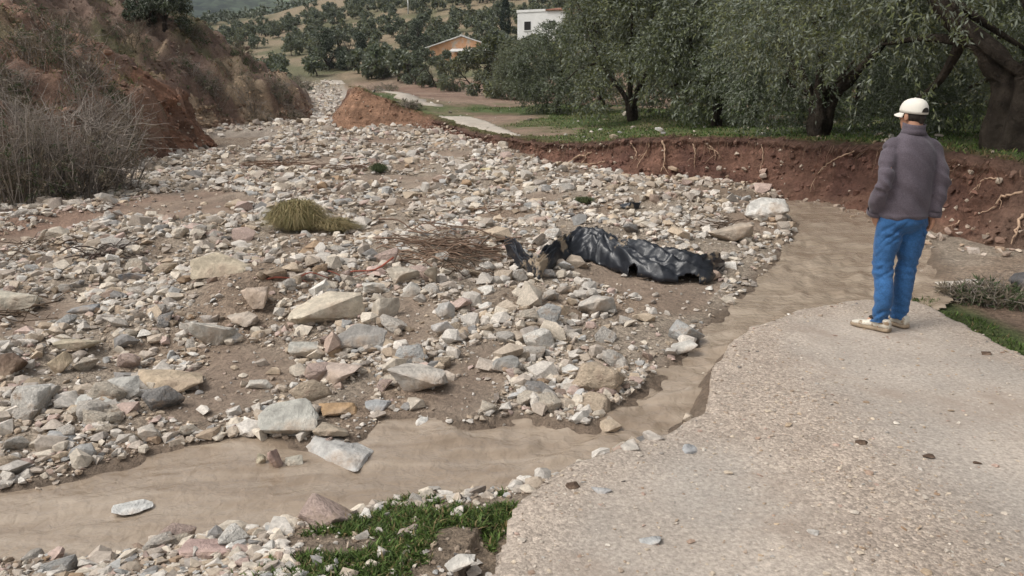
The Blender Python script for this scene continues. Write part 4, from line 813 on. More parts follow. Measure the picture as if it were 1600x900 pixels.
def house():
    h = hit(850, 64); k = h[1]/118; o = empty('house', (h[0], h[1], h[2]+.2), math.radians(-22)); o.scale = (k,)*3
    part('wall', [quadbox(-4.2, 3.2, 0, 6, -1, 3.9), quadbox(3.22, 9.5, 1.5, 7, -1, 3.4)], M_white, o)
    r = part('roof', [slab((.3, -.3, 4.0), (3.5, -.3, 3.92), (3.5, 6.3, 4.5), (.3, 6.3, 4.9), .15), slab((3.3, 1.1, 3.42), (9.8, 1.1, 3.42), (9.8, 7.3, 4.6), (3.3, 7.3, 4.6), .16)], M_tile, o)
    part('parapet', [quadbox(-4.3, .2, -.1, .15, 3.9, 4.25)], M_white, o)
    part('chimney', [quadbox(6.8, 7.5, 3.8, 4.5, 3.8, 5.3)], M_white, r)
    for x in (-2.6, 1.2):
        w = part('window', [quadbox(x-.5, x+.5, -.05, -.01, 1.4, 2.6)], M_dark, o); part('sill', [quadbox(x-.6, x+.6, -.14, -.02, 1.28, 1.38)], M_white, w)
    return tag(o, 'white house with red tiled roof and chimney behind the olive crowns', 'building')
house()
def mast():
    h = hit(638, 22); o = empty('utility_pole', (h[0], h[1], h[2]-.3)); part('pole', [tube([(0, 0, 0), (0, 0, 5.5)], [.16, .11], 8)], M_white, o, True); part('crossarm', [quadbox(-.7, .7, -.06, .06, 5.0, 5.15)], M_white, o)
    return tag(o, 'pale utility pole on the crest of the far grove', 'pole')
mast()

# ------------------------------------------------------------------ black plastic sheet
def tarp():
    # front edge taken where the sheet meets the gravel; the back edge lies behind the lump it covers
    fr = np.array([hit(*p)[:2] for p in [(790,402),(812,425),(838,444),(866,426),(895,416),(930,412),(960,424),(1000,438),(1050,444),(1100,444),(1131,424)]]); L = catmull(fr, 22)
    n = len(L); q = np.linspace(0, 1, n); depth = np.interp(q, [0, .1, .25, .45, .7, .9, 1], [.25, .32, .45, .72, .80, .55, .2]); nv = 80
    W_, Q = np.meshgrid(np.linspace(0, 1, nv), q, indexing='ij')
    edge = .05*fbm(Q*14, W_*0, 3, 170) + .07*fbm(Q*5, W_*0+9, 2, 171)
    front = L[None]; X = np.broadcast_to(front[..., 0], W_.shape) + .04*fbm(Q*9, W_*3, 3, 172) + .10*(W_-.5)*fbm(Q*6+2, W_, 2, 178); Y = front[..., 1] + W_*depth[None] + edge*(1-W_) - edge*W_*1.4
    lump = np.interp(q, [0, .08, .2, .35, .55, .75, .9, 1], [.05, .12, .14, .19, .22, .19, .12, .04])[None]*np.sin(np.pi*np.clip(W_, 0, 1)**.72)**.75
    r1 = 1-np.abs(fbm(Q*5+W_*2.2, W_*2.6+Q*3, 3, 173))*2.2; r2 = 1-np.abs(fbm(Q*13-W_*4, W_*5+Q*6, 3, 174))*2.2
    z = TI(X, Y) + .025 + lump + (.11*r1 + .04*r2)*np.sin(np.pi*np.clip(W_*.9+.07, 0, 1))**.5 - .03 + .012*fbm(Q*60, W_*22, 2, 175)
    z = np.maximum(z, TI(X, Y)+.012)
    keep = (fbm(Q*13, W_*5, 3, 176) > -.52) | ((W_ > .12) & (W_ < .9)); f = gridfaces(nv, n); f = f[keep.ravel()[f].all(1)]
    m = material('black_plastic', base=(.012, .014, .019), rough=.33, spec=.5, var=.3, vscale=5, bump=.35, bscale=25, bdist=.012, stain=(2.3, .56, .04, (.30, .235, .165), .9))
    o = mk('plastic_sheet', np.stack([X, Y, z], -1).reshape(-1, 3), f, m)
    sm = o.modifiers.new('thick', 'SOLIDIFY'); sm.thickness = .004; sm.offset = 0
    return tag(o, 'crumpled black plastic sheet smeared with mud on the gravel bar', 'plastic sheet')
tarp()
h = hit(985, 326); v, f = hull(901, 10, .3, 2); o = mk('plastic_scrap', v*np.array((.16, .10, .06)), f, bpy.data.materials['black_plastic']); o.location = (h[0], h[1], h[2]+.04); tag(o, 'small dark scrap of plastic on the gravel above the sheet', 'plastic scrap')

# ------------------------------------------------------------------ driftwood
M_stick = material('wet_stick', objcol=True, rough=.85, spec=.25, var=.3, vscale=6, bump=.4, bscale=30, bdist=.01)
SM = []
for k in range(8):
    rg = np.random.default_rng(400+k); pts = np.stack([np.linspace(-.5, .5, 6), rg.normal(0, .035, 6), rg.normal(0, .02, 6)], 1); mb = MB(); mb.add(*tube(catmull(pts, 3), np.linspace(.008, .003, 16)*rg.uniform(.8, 1.3), 5))
    e = pts[3] + np.array((rg.uniform(.1, .2), rg.choice([-1, 1])*rg.uniform(.05, .12), .03)); mb.add(*tube([pts[3], e], [.005, .002], 4)); SM.append(mb.build('stick', M_stick, link=False))
def sticks(u, v, w, h, n, seed, label, L=(.4, 1.1), col=(.20, .12, .08), ang=.25, height=.16, name='driftwood_pile'):
    p = hit(u, v); m = math.hypot(p[0], p[1])/FPX; rg = random.Random(seed); o = empty(name, tuple(p))
    for i in range(n):
        s = put('stick', SM[rg.randrange(8)], o); l = rg.uniform(*L); x = rg.gauss(0, w*m*.26); y = rg.gauss(0, .18); zt = float(TI(p[0]+x, p[1]+y))-p[2]
        s.location = (x, y, zt + .01 + rg.random()**1.5*height); k_ = min(1, .25+l)*rg.uniform(.7, 1.3); s.scale = (l, k_, k_); s.rotation_euler = (rg.uniform(0, 6), rg.gauss(0, .09), rg.gauss(0, ang) + (math.pi if rg.random() < .5 else 0)); c = rg.uniform(.65, 1.35); s.color = (col[0]*c, col[1]*c, col[2]*c, 1)
    return tag(o, label, 'driftwood')
sticks(705, 396, 150, 30, 38, 1, 'long pile of reddish sticks lying against the black plastic sheet', (.5, 1.3), (.23, .155, .11), .22, .15)
sticks(655, 404, 60, 20, 14, 11, 'loose end of brushwood poking out beyond the stick pile', (.5, 1.0), (.25, .17, .12), .3, .12)
sticks(430, 262, 110, 14, 34, 2, 'flat brown raft of twigs stranded on the upper gravel', (.6, 1.6), (.15, .095, .065), .3, .16)
sticks(560, 268, 70, 10, 18, 3, 'thin line of brown twigs beside the green tuft', (.5, 1.2), (.16, .10, .07), .3, .12)
sticks(172, 398, 60, 22, 16, 4, 'dark clump of twigs and roots caught on the bar', (.3, .7), (.07, .05, .04), 1.0, .16)
sticks(40, 402, 80, 18, 12, 5, 'sparse twigs caught among cobbles below the shrubs', (.3, .7), (.10, .07, .05), .8, .12)
sticks(1125, 362, 60, 14, 18, 6, 'dark brush snagged by the brownish boulder', (.3, .8), (.10, .07, .05), .8, .16)
sticks(780, 330, 60, 12, 14, 7, 'scatter of brown twigs on the silty gravel', (.3, .8), (.17, .11, .075), .6, .08)
sticks(395, 238, 30, 14, 6, 8, 'few bare twigs sticking up beside the upstream pool', (.6, 1.1), (.10, .075, .06), 1.2, .3)
sticks(25, 497, 60, 14, 10, 9, 'brush stems trapped under the cream flat-topped rock', (.3, .7), (.13, .09, .06), .5, .08)
sticks(475, 441, 110, 6, 3, 12, 'thin red-brown branch lying across the stones', (.7, 1.0), (.28, .09, .06), .05, .05, 'branch')
sticks(760, 700, 90, 20, 16, 13, 'short dark twigs on the gravel spit at the water', (.1, .25), (.08, .06, .045), 1.4, .03)
sticks(1535, 650, 20, 8, 1, 14, 'single dark twig lying on the road', (.16, .18), (.05, .04, .035), .5, .0, 'twig')

# ------------------------------------------------------------------ grass clumps on the bar
def tussock(u, v, w, h, seed, n, c0, c1, label, lean=(0, 0), name='grass_tussock'):
    p = hit(u, v); m = math.hypot(p[0], p[1])/FPX; Wd = w*m/2; Hh = h*m; rg = np.random.default_rng(seed); a = rg.uniform(0, 6.28, n); r = np.sqrt(rg.uniform(0, 1, n)); mb = MB()
    root = np.stack([r*np.cos(a)*Wd*.45, r*np.sin(a)*Wd*.35, np.zeros(n)], 1); top = root + np.stack([rg.normal(0, .22, n)*Wd, rg.normal(0, .22, n)*Wd, Hh*rg.uniform(.6, 1.1, n)*(1-.4*r*r)], 1)
    ox = np.cos(a)*rg.uniform(.3, 1, n) + lean[0]*rg.uniform(0, 1, n); tip = top + np.stack([ox*Wd*.75, np.sin(a)*Wd*.55*rg.uniform(.3, 1, n), -top[:, 2]*rg.uniform(.35, 1.0, n)], 1)
    gz = TI(p[0]+tip[:, 0], p[1]+tip[:, 1])-p[2]; tip[:, 2] = np.maximum(tip[:, 2], gz+.01); sd = unit(np.stack([-np.sin(a), np.cos(a), rg.normal(0, .3, n)], 1))*.0032
    md = top*.75 + tip*.25 + (0, 0, .02); v_ = np.stack([root-sd, root+sd, top+sd, top-sd, md+sd*.9, md-sd*.9, tip], 1).reshape(-1, 3); i = np.arange(n)[:, None]*7
    f = np.vstack([i+np.array([0, 1, 2, 3]), i+np.array([3, 2, 4, 5]), np.hstack([i+5, i+4, i+6, i+6])]); k = rg.uniform(0, 1, (n, 1)); mb.add(v_, f, np.repeat(np.array(c0)*(1-k)+np.array(c1)*k, 7, 0))
    o = mb.build(name, M_grass); o.location = tuple(p); return tag(o, label, 'grass clump')
tussock(465, 358, 92, 42, 1, 6500, (.17, .16, .065), (.38, .30, .16), 'rounded straw-green grass tussock washed onto the bar')
tussock(522, 360, 62, 18, 2, 2600, (.18, .16, .075), (.36, .28, .15), 'flattened tail of straw beside the rounded tussock', (.8, 0))
tussock(592, 270, 34, 14, 3, 900, (.04, .06, .02), (.10, .12, .05), 'small dark green tuft among brown twigs')
tussock(912, 318, 36, 10, 4, 800, (.05, .07, .025), (.12, .13, .06), 'low green tuft above the black plastic sheet')
sticks(735, 428, 110, 30, 26, 15, 'dark matted roots and twigs below the stick pile', (.2, .5), (.12, .085, .06), .9, .14)

# ------------------------------------------------------------------ exposed roots on the bank
from mathutils.bvhtree import BVHTree
bv = BVHTree.FromPolygons([v.co[:] for v in bank_o.data.vertices], [tuple(p.vertices) for p in bank_o.data.polygons])
M_root = material('pale_root', attr='Col', rough=.85, spec=.2, var=.3, vscale=9, bump=.5, bscale=40, bdist=.008)
def root(px, r0, label, col=(.42, .29, .20), off=.06, name='exposed_root', rad1=None):
    pts = []
    for i, (u, v) in enumerate(px):
        r = ray(u, v); hh = bv.ray_cast(Vector((0, 0, ZC)), Vector(r)); q = hh[0] if hh[0] is not None else Vector(hit(u, v))
        d = Vector((-q[0], -q[1], 0)).normalized(); pts.append(np.array(q) + np.array(d)*(off if 0 < i else 0.0))
    pa = catmull(np.array(pts), 6); rg = np.random.default_rng(int(px[0][0])); pa[1:-1] += rg.normal(0, r0*.5, pa[1:-1].shape); mb = MB(); mb.add(*tube(pa, np.linspace(r0, rad1 or r0*.25, len(pa)), 6), col)
    for k in range(2):
        s = pa[int(len(pa)*rg.uniform(.3, .75))]; e = s + np.array((rg.normal(0, .12), -.04, -rg.uniform(.05, .25))); mb.add(*tube(catmull([s, (s+e)/2+rg.normal(0, .02, 3), e], 4), np.linspace(r0*.4, r0*.12, 9), 4), col)
    o = mb.build(name, M_root); return tag(o, label, 'root', 'roots exposed on the washed-out bank')
ROOTS = [([(925,238),(905,244),(882,256),(858,268)], .03, 'thick pale root curving down to the gravel at the bank end'), ([(915,238),(912,252),(895,266),(872,276)], .024, 'second pale root crossing under the thick curved one'), ([(945,252),(925,256),(900,260),(880,262)], .016, 'thin root running sideways along the bank foot'),
 ([(985,222),(992,232),(994,245),(990,252)], .014, 'short hooked root under the twin-trunk olive'), ([(1015,222),(1010,238),(1000,252),(995,262)], .016, 'forked root hanging under the turf lip'), ([(1035,220),(1039,240),(1036,258),(1032,268)], .022, 'straight pale root hanging down the red bank'), ([(1083,225),(1086,240),(1084,256)], .016, 'stubby vertical root in the red bank'), ([(1100,224),(1112,230),(1118,242),(1117,250)], .014, 'arched thin root near the middle of the bank'), ([(1105,230),(1122,238),(1124,248)], .010, 'fine rootlet beside the arched root'), ([(1190,226),(1192,245),(1188,270),(1192,285)], .010, 'fine dark root on the smooth red face'),
 ([(1335,236),(1310,246),(1285,262),(1270,285),(1265,300)], .012, 'long thin pale root trailing diagonally down the bank'), ([(1560,280),(1540,278),(1528,290),(1515,302)], .012, 'thin crooked root high on the brown bank'), ([(1598,300),(1575,305),(1562,308),(1555,322),(1532,332)], .018, 'pale bent root with a stone at its tip'), ([(1598,335),(1588,360),(1580,380)], .02, 'pale root slanting down the loose earth'), ([(1500,345),(1490,350),(1472,354)], .010, 'short pale root stub low on the brown bank'), ([(1590,390),(1560,396),(1536,400)], .010, 'pale root lying flat on the loose earth'), ([(1450,265),(1470,268),(1490,266)], .008, 'small pale rootlet just under the turf')]
for a in ROOTS: root(*a)
# rootlets and hanging turf under the lip
rg = np.random.default_rng(95); mb = MB(); idx = np.nonzero((BP[:, 1] < 24) & (BP[:, 0] < 8))[0]
for k in range(420):
    i = int(rg.choice(idx)); zt = BP[i, 2]-rg.uniform(0, .12); d = BP[i, 3]*.55-.10; b = np.array((BP[i, 0]+BN[i, 0]*d, BP[i, 1]+BN[i, 1]*d, zt)); L = rg.uniform(.08, .4); e = b + np.array((rg.normal(0, .07), rg.normal(0, .05), -L)) - np.array((*BN[i], 0))*rg.uniform(.0, .1)
    mb.add(*tube([b, (b+e)/2 - np.array((*BN[i], 0))*.05 + rg.normal(0, .02, 3), e], [.006, .004, .002], 3, False), np.array((.15, .095, .065))*rg.uniform(.6, 1.8))
kind(mb.build('hanging_rootlets', M_root), 'stuff', 'fine rootlets hanging under the lip of the bank')

# ------------------------------------------------------------------ debris by the road on the right
shrub(1545, 474, 100, 34, 71, 'fallen grey-leaved olive branch heaped beside the road verge', .45, .8, 'fallen_branch', .006)
shrub(1500, 468, 60, 20, 72, 'dry brush heap at the edge of the stony ground', .9, .5, 'brush_heap', .005)
for b in [(1490,452,46,14,(.50,.45,.39),'flat pale stone beside the brush heap',81,.85,.6),(1520,446,30,10,(.52,.47,.42),'small pale stone behind the fallen branch',82,.8,.7),(1606,470,60,48,(.10,.095,.095),'rounded dark grey boulder beside the fallen branch',83,.3,.8),(1540,380,16,12,(.48,.43,.37),'pale stone lodged in the loose earth',84,.6,.8),(1536,352,18,14,(.50,.44,.38),'pale stone below the bent root',85,.5,.8)]: boulder(*b[:7], box=b[7], depth=b[8])
# ------------------------------------------------------------------ the man on the road
def ring_loft(rings, n=28):
    """rings: (centre xyz, half width x, half depth y); closed surface"""
    an = np.arange(n)/n*2*np.pi; v = []
    for c, a, b in rings: v.append(np.stack([c[0]+a*np.cos(an), c[1]+b*np.sin(an), np.full(n, c[2])], 1))
    m = len(rings); v = np.vstack(v+[np.array([rings[0][0], rings[-1][0]], float)]); i = np.arange(m*n).reshape(m, n); j = np.roll(i, -1, 1)
    f = np.stack([i[:-1].ravel(), j[:-1].ravel(), j[1:].ravel(), i[1:].ravel()], 1); k = np.arange(n); e = (m-1)*n
    return v, np.vstack([f, np.stack([(k+1) % n, k, np.full(n, m*n), np.full(n, m*n)], 1), np.stack([e+k, e+(k+1) % n, np.full(n, m*n+1), np.full(n, m*n+1)], 1)])
def ell(c, r, n=20, rot=None):
    t = np.linspace(.02, math.pi-.02, 14); v, f = ring_loft([((0, 0, -math.cos(a)), math.sin(a), math.sin(a)) for a in t], n); v = v*np.array(r)
    if rot is not None: v = v @ np.array(rot.to_matrix()).T
    return v+np.array(c), f
def melt(name, pieces, vox, mat, parent, smooth=4, wr=None):
    """one continuous skin around overlapping volumes"""
    mb = MB()
    for v, f in pieces: mb.add(v, f)
    o = mb.build(name, mat); r = o.modifiers.new('r', 'REMESH'); r.mode = 'VOXEL'; r.voxel_size = vox; s = o.modifiers.new('s', 'SMOOTH'); s.iterations = smooth; s.factor = .5
    dg = bpy.context.evaluated_depsgraph_get(); me = bpy.data.meshes.new_from_object(o.evaluated_get(dg)); o.modifiers.clear(); old = o.data; o.data = me; bpy.data.meshes.remove(old); me.name = name
    if not me.materials: me.materials.append(mat)
    n = len(me.vertices); co = np.empty(n*3, np.float32); me.vertices.foreach_get('co', co); co = co.reshape(-1, 3)
    if wr is not None:
        no = np.empty(n*3, np.float32); me.vertices.foreach_get('normal', no); co = co + no.reshape(-1, 3)*wr(co)[:, None]; me.vertices.foreach_set('co', co.astype(np.float32).ravel())
    me.polygons.foreach_set('use_smooth', np.ones(len(me.polygons), bool)); me.update()
    if parent is not None: o.parent = parent
    return o
def limb(p, r, n=14): return tube(catmull(p, 7), np.interp(np.linspace(0, 1, (len(p)-1)*7+1), np.linspace(0, 1, len(r)), r), n)
def rotz(v, a, c=(0, 0)):
    v = np.array(v, float); x = v[..., 0]-c[0]; y = v[..., 1]-c[1]; o = v.copy(); o[..., 0] = c[0]+x*math.cos(a)-y*math.sin(a); o[..., 1] = c[1]+x*math.sin(a)+y*math.cos(a); return o
def cloth(name, base, **k): return material(name, base=base, rough=.92, spec=.12, sheen=k.pop('sheen', .15), **k)
M_skin = material('skin', base=(.42, .22, .14), rough=.55, spec=.35, var=.15, vscale=9, bump=.1, bscale=90, bdist=.002)
M_jacket = cloth('fleece', (.11, .092, .108), var=.16, vscale=6, fine=150, bump=.25, bscale=240, bdist=.0015)
M_jeans = cloth('blue_denim', (.036, .108, .25), var=.22, vscale=5, fine=90, bump=.4, bscale=260, bdist=.0015)
M_cap = cloth('cap_cotton', (.72, .68, .60), var=.08, vscale=12, bump=.2, bscale=200, bdist=.001)
M_hair = material('dark_hair', base=(.03, .023, .018), rough=.7, var=.3, vscale=60, bump=.6, bscale=160, bdist=.003)
M_shoe = material('muddy_shoe', base=(.58, .54, .46), rough=.85, var=.2, vscale=12, bump=.4, bscale=60, bdist=.004, stain=(11, .55, .08, (.27, .19, .12)))
M_sole = material('shoe_sole', base=(.30, .23, .16), rough=.9, var=.3, vscale=20, bump=.4, bscale=60, bdist=.004)
def hand(w, d, side, curl=1.0, up=(0, 0, 1)):
    """wrist point, pointing direction, +1 right / -1 left; palm faces the thigh"""
    w = np.array(w, float); d = unit(np.array(d, float)); inn = unit(np.array((-side, 0, 0)) - d*np.dot((-side, 0, 0), d)); fw = np.cross(d, inn)*side; fw = fw if fw[1] > 0 else -fw; P_ = []
    pc = lambda a, b, c: w + d*a + fw*b + inn*c
    P_.append(limb([pc(-.05, 0, 0), pc(0, 0, 0), pc(.03, 0, .004)], [.027, .026, .030]))
    for b in (-.026, -.009, .009, .026): P_.append(limb([pc(.015, b*.8, .003), pc(.05, b, .004), pc(.088, b, .008)], [.017, .016, .0125]))
    for b, L in ((-.029, .058), (-.010, .070), (.010, .074), (.029, .066)):
        c1 = curl; P_.append(limb([pc(.082, b, .006), pc(.082+L*.42, b, .010+.012*c1), pc(.082+L*(.75-.12*c1), b, .022+.030*c1), pc(.082+L*(.95-.45*c1), b, .034+.042*c1)], [.0105, .0098, .009, .0075], 10))
    P_.append(limb([pc(.012, .026, .008), pc(.045, .050, .018), pc(.072, .052, .030), pc(.094, .042, .042)], [.0145, .0125, .0105, .008], 10))
    return P_
def man():
    YAW = .10; FEET = .62; HEAD = .30
    # joints
    shL, elL, wrL = (-.152, -.01, 1.362), (-.232, -.085, 1.11), (-.195, .045, .875)
    shR, elR, wrR = (.152, -.01, 1.362), (.222, -.075, 1.11), (.205, -.045, .865)
    hipL, knL, anL = (-.09, 0, .87), (-.112, .012, .47), (-.125, -.06, .085)
    hipR, knR, anR = (.09, 0, .87), (.088, .03, .47), (.085, .035, .085)
    hc = np.array((0, .02, 1.605))
    def H(v):
        v = np.array(v, float); c = np.array((0, .0, 1.50)); return rotz((v-c)*np.array((.93, .90, .93))+c+np.array((0, 0, -.022)), HEAD, (0, .0))
    body = []
    q = lambda v, f: (H(v), f)
    body.append(q(*ell(hc + (0, -.005, .028), (.076, .096, .100)))); body.append(q(*ell(hc + (0, .028, -.045), (.058, .068, .075)))); body.append(q(*ell(hc + (0, .055, -.085), (.036, .036, .030))))
    body.append(q(*limb([hc + (0, .088, .02), hc + (0, .108, -.012), hc + (0, .112, -.030)], [.010, .014, .012]))); body.append(q(*ell(hc + (0, .084, .035), (.055, .018, .012)))); body.append(q(*ell(hc + (0, .090, -.062), (.026, .012, .008))))
    for s in (-1, 1):
        body.append(q(*ell(hc + (s*.078, -.008, -.008), (.010, .021, .034)))); body.append(q(*ell(hc + (s*.03, .082, .012), (.014, .010, .009))))
    body.append(limb([(0, -.02, 1.36), (0, -.012, 1.46), (0, .005, 1.56)], [.075, .060, .058]))
    body.append(ring_loft([((0, 0, .80), .12, .09), ((0, 0, .95), .145, .10), ((0, 0, 1.1), .145, .10), ((0, -.01, 1.28), .145, .10), ((0, -.01, 1.37), .13, .08), ((0, -.015, 1.42), .09, .06)]))
    for a, e, w in ((shL, elL, wrL), (shR, elR, wrR)): body.append(limb([np.array(a)*(.85, 1, .99), a, e, w], [.040, .042, .036, .026]))
    for h_, k_, a_ in ((hipL, knL, anL), (hipR, knR, anR)): body.append(limb([h_, k_, (a_[0], a_[1]-.012, .28), (a_[0], a_[1], .05)], [.078, .05, .046, .034])); body.append(limb([(a_[0], a_[1]-.03, .045), (a_[0], a_[1]+.13, .04)], [.03, .026]))
    body += hand(wrR, (-.10, -.02, -1), 1, 1.0); body += hand(wrL, (.25, .25, -1), -1, .6)
    o = melt('person', body, .0062, M_skin, None, 3)
    tag(o, 'man in white cap, dark fleece and blue jeans standing at the broken road end', 'person')
    # jacket
    jk = [ring_loft([((0, .0, .832), .182, .142), ((0, 0, .86), .190, .149), ((0, -.005, .95), .182, .146), ((0, -.01, 1.08), .182, .144), ((0, -.012, 1.22), .186, .140), ((0, -.014, 1.33), .182, .128), ((0, -.014, 1.39), .158, .110), ((0, -.012, 1.432), .112, .090), ((0, -.006, 1.46), .085, .080), ((0, -.002, 1.475), .076, .078)], 40)]
    jk.append(limb([(-.07, -.012, 1.36), shL, (-.196, -.045, 1.25), elL, (-.226, -.02, .99), np.array(wrL) + (-.004, -.004, .005)], [.060, .064, .065, .064, .061, .055], 18)); jk.append(limb([(.07, -.012, 1.36), shR, (.19, -.04, 1.25), elR, (.222, -.06, .99), np.array(wrR) + (.002, 0, .008)], [.060, .064, .065, .064, .061, .055], 18))
    def wr(c):
        n = .006*fbm3(c[:, 0]*7, c[:, 1]*7, c[:, 2]*5, 3, 3); t = c[:, 0]*1.0+c[:, 2]*1.5
        arm = sst(.15, .20, np.abs(c[:, 0])); fold = np.abs(fbm3(c[:, 0]*5+c[:, 2]*4, c[:, 1]*4, c[:, 2]*(9)+c[:, 0]*6, 2, 9))
        low = sst(1.02, .88, c[:, 2]); elb = np.exp(-((c[:, 2]-1.08)/.10)**2)*arm
        return n - fold*(.018 + .026*elb + .016*low) + .006*np.sin((c[:, 2]*52 + c[:, 0]*20 + 3*fbm3(c[:, 0]*5, c[:, 1]*5, c[:, 2]*3, 2, 5)))*(elb + arm*sst(1.0, .9, c[:, 2])) + .005*np.exp(-((c[:, 2]-.865)/.012)**2)*(np.abs(c[:, 0]) < .2)
    jo = melt('jacket', jk, .0095, M_jacket, o, 14, wr); jo['label'] = 'dark grey-purple fleece jacket'
    def shell(prof, n=36, th=.012, rot=0):
        an = np.arange(n)/n*2*np.pi; v = []
        for (z, a, b, cy) in prof + [(z, a-th, b-th, cy) for (z, a, b, cy) in prof[::-1]]: v.append(np.stack([a*np.cos(an), cy+b*np.sin(an), z + .012*np.sin(an)*(z > 1.5)], 1))
        v = np.vstack(v); m = 2*len(prof); i = np.arange(m*n).reshape(m, n); j = np.roll(i, -1, 1); f = np.stack([i.ravel(), j.ravel(), np.roll(j, -1, 0).ravel(), np.roll(i, -1, 0).ravel()], 1); return rotz(v, rot), f
    v, f = shell([(1.445, .094, .088, -.008), (1.475, .080, .078, -.004), (1.502, .077, .076, -.004), (1.522, .080, .079, -.006)], rot=HEAD*.5); co = mk('collar', v, f, M_jacket, jo)
    for w, el in ((wrL, elL), (wrR, elR)):
        d = unit(np.array(w)-np.array(el)); w = np.array(w); mb = MB(); mb.add(*tube([w-d*.03, w-d*.012, w+d*.006, w+d*.010], [.0585, .0605, .059, .045], 20, False)); mb.build('cuff', M_jacket, jo)
    # jeans
    jn = [ring_loft([((0, 0, .99), .145, .105), ((0, -.004, .90), .158, .118), ((0, -.012, .82), .172, .132), ((0, -.008, .765), .165, .12), ((0, 0, .72), .10, .08)], 36)]
    for h_, k_, a_, s in ((hipL, knL, anL, -1), (hipR, knR, anR, 1)):
        jn.append(limb([(h_[0]*.95, -.008, .86), (h_[0]*1.02, -.006, .72), (k_[0], k_[1]-.012, .49), (a_[0], a_[1]-.02, .27), (a_[0], a_[1]-.006, .105), (a_[0], a_[1]-.004, .062)], [.096, .100, .080, .071, .068, .071], 20))
    def crease(a, w=.16): return np.exp(-(np.mod(a, 1)-.5)**2/w**2)
    def wj(c):
        z = c[:, 2]; back = sst(.0, -.08, c[:, 1]); f1 = np.abs(fbm3(c[:, 0]*4+2, c[:, 1]*4, z*11 + c[:, 0]*7, 2, 21)); st = np.exp(-((z-.10)/.07)**2) + .6*np.exp(-((z-.46)/.09)**2) + .9*np.exp(-((z-.74)/.06)**2)*back
        cr = crease(z*13 + 1.6*np.sign(c[:, 0])*c[:, 0]*6 + 1.5*fbm3(c[:, 0]*5, c[:, 1]*5, z*3, 2, 27))*(.3+np.clip(st, 0, 1))*sst(.1, .5, vn3(c[:, 0]*9, c[:, 1]*9, z*7, 29))
        return -.011*cr + .004*fbm3(c[:, 0]*8, c[:, 1]*8, z*4, 2, 22) - .034*f1*(.3+st) + .005*np.sin(z*105 + 5*fbm3(c[:, 0]*6, c[:, 1]*6, z*3, 2, 23))*np.clip(st, 0, 1) + .006*np.exp(-((np.abs(c[:, 0])-.1)/.02)**2)*0
    je = melt('jeans', jn, .009, M_jeans, o, 4, wj)
    mb = MB(); v, f = shell([(.955, .158, .118, -.002), (.985, .154, .114, 0)], th=.006); mb.add(v, f); mb.build('waistband', M_jeans, je)
    for s in (-1, 1):                                                                  # patch pockets on the seat
        X, Z = np.meshgrid(np.linspace(-.055, .055, 8), np.linspace(-.06, .055, 8)); 
    # hair below the cap
    hp = [q(*ell(hc + (0, -.026, .012), (.079, .082, .082))), q(*limb([hc + (0, -.085, -.01), hc + (0, -.078, -.055)], [.032, .024]))]
    for s in (-1, 1): hp.append(q(*ell(hc + (s*.070, .022, .02), (.013, .018, .034))))
    melt('hair', hp, .006, M_hair, o, 3, lambda c: .003*fbm3(c[:, 0]*60, c[:, 1]*60, c[:, 2]*30, 2, 31))
    # cap: crown with a cut-out at the back, brim, strap, button
    n = 48; prof = [(0.0, 1.0), (.02, 1.01), (.045, .97), (.066, .88), (.085, .73), (.098, .52), (.105, .26), (.107, .03)]; an = np.arange(n)/n*2*np.pi; v = []
    for z, s in prof: v.append(np.stack([.088*s*np.cos(an), -.006+.108*s*np.sin(an), np.full(n, z) + .012*np.sin(an)*(z < .03)], 1))
    v = np.vstack(v); i = np.arange(len(prof)*n).reshape(len(prof), n); j = np.roll(i, -1, 1); f = np.stack([i[:-1].ravel(), j[:-1].ravel(), j[1:].ravel(), i[1:].ravel()], 1)
    base = hc + np.array((0, 0, .022)); ca = H(v+base); cp = mk('cap', ca, f, M_cap, o); cp['label'] = 'off-white baseball cap'
    sm = cp.modifiers.new('t', 'SOLIDIFY'); sm.thickness = .004; sm.offset = 1
    ab = np.linspace(.12, math.pi-.12, 24); R0, Y = np.meshgrid(np.linspace(0, 1, 8), ab, indexing='ij'); bx = .085*np.cos(Y)*(1+.04*R0); by = -.006+.104*np.sin(Y) + R0*.062*np.sin(Y)**.7; bz = -.002 - .016*R0 - .018*np.cos(Y)**2*(R0+.2)
    bo = mk('brim', H(np.stack([bx, by, bz+.004], -1).reshape(-1, 3)+base), gridfaces(8, 24), M_cap, cp); sm = bo.modifiers.new('t', 'SOLIDIFY'); sm.thickness = .004
    aa = np.linspace(-1, 1, 21); ou = []                                               # dark arched opening above the strap
    for k, t in enumerate(aa):
        a = -math.pi/2 + t*.40; hgt = .012 + .030*math.sqrt(max(1-t*t, 0)); s = 1.055
        for z in (.012, .012+(hgt-.012)*.5, hgt): sc = np.interp(z, [p[0] for p in prof], [p[1] for p in prof])*1.0+.062; ou.append((.088*sc*math.cos(a), -.006+.108*sc*math.sin(a), z + .012*math.sin(a)*(1-z/.05)))
    op = mk('back_opening', H(np.array(ou)+base), np.array([(k*3+e, k*3+3+e, k*3+4+e, k*3+1+e) for k in range(20) for e in (0, 1)]), M_hair, cp)
    mk('button', *[x for x in (lambda a: (H(a[0]), a[1]))(ell(base + (0, -.006, .109), (.009, .009, .005), 10))], M_cap, cp)
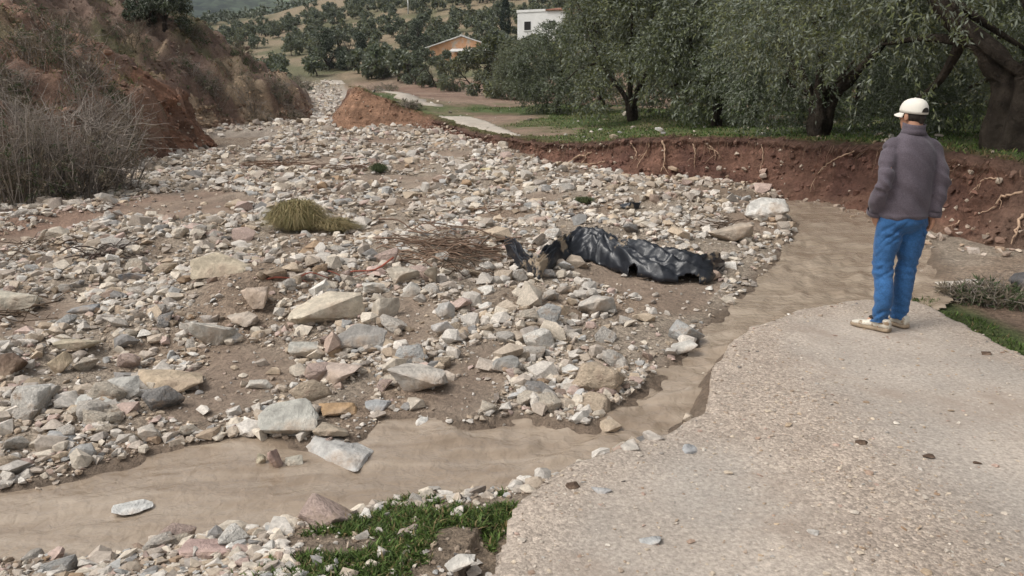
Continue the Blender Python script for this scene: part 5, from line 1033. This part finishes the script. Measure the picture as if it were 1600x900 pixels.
    # shoes
    for nm, a_, yw in (('shoe', anL, FEET), ('shoe', anR, FEET*.6)):
        def sec(y, hw, z1, z0=.022): return y, hw, z1, z0
        S_ = [(-.085, .024, .075), (-.075, .034, .095), (-.045, .038, .100), (0, .040, .098), (.05, .043, .078), (.10, .047, .060), (.15, .046, .050), (.185, .036, .042), (.202, .018, .034)]; n = 20; an = np.arange(n)/n*2*np.pi; vv = []; sv = []
        for y, hw, zt in S_:
            zc = (zt+.020)/2; hz = (zt-.020)/2; vv.append(np.stack([hw*np.sign(np.cos(an))*np.abs(np.cos(an))**.75, np.full(n, y), zc+hz*np.sign(np.sin(an))*np.abs(np.sin(an))**.8], 1)); sv.append(np.stack([(hw+.006)*np.sign(np.cos(an))*np.abs(np.cos(an))**.5, np.full(n, y*1.03), .016+.015*np.sign(np.sin(an))*np.abs(np.sin(an))**.4], 1))
        def lf(vs):
            m = len(vs); v = np.vstack(vs+[vs[0].mean(0)[None], vs[-1].mean(0)[None]]); i = np.arange(m*n).reshape(m, n); j = np.roll(i, -1, 1); k = np.arange(n); e = (m-1)*n
            return v, np.vstack([np.stack([i[:-1].ravel(), j[:-1].ravel(), j[1:].ravel(), i[1:].ravel()], 1), np.stack([(k+1) % n, k, np.full(n, m*n), np.full(n, m*n)], 1), np.stack([e+k, e+(k+1) % n, np.full(n, m*n+1), np.full(n, m*n+1)], 1)])
        mv = lambda v: rotz(v, yw) + np.array((a_[0], a_[1], .0))
        v, f = lf(vv); sh = MB(); sh.add(mv(v), f); so = sh.build(nm, M_shoe, o); v, f = lf(sv); sb = MB(); sb.add(mv(v), f); sb.build('sole', M_sole, so)
        tb = MB(); tb.add(mv(np.array(ell((0, .045, .092), (.026, .035, .014))[0])), ell((0, 0, 0), (1, 1, 1))[1]); tb.build('tongue', M_hair, so)
    p = onplane(1388, 513, 0); o.location = (p[0]+.02, p[1]+.03, float(road_z(np.array(p[0]), np.array(p[1])))+.004); o.rotation_euler = (0, 0, YAW); o.scale = (1.02, 1.02, 1.035)
    return o
man()

# ------------------------------------------------------------------ haze over the valley
def haze():
    v, f = quadbox(-2750, 2750, -60, 2750, -75, 480); mb = MB(); mb.add(v, f); m = bpy.data.materials.new('haze'); m.use_nodes = True; n = m.node_tree.nodes; n.remove(n['Principled BSDF'])
    pv = n.new('ShaderNodeVolumePrincipled'); pv.inputs['Color'].default_value = (.80, .88, 1, 1); pv.inputs['Density'].default_value = .00015; m.node_tree.links.new(pv.outputs[0], n['Material Output'].inputs['Volume'])
    return kind(mb.build('haze', m, smooth=False), 'stuff', 'thin bluish air over the valley')
haze()
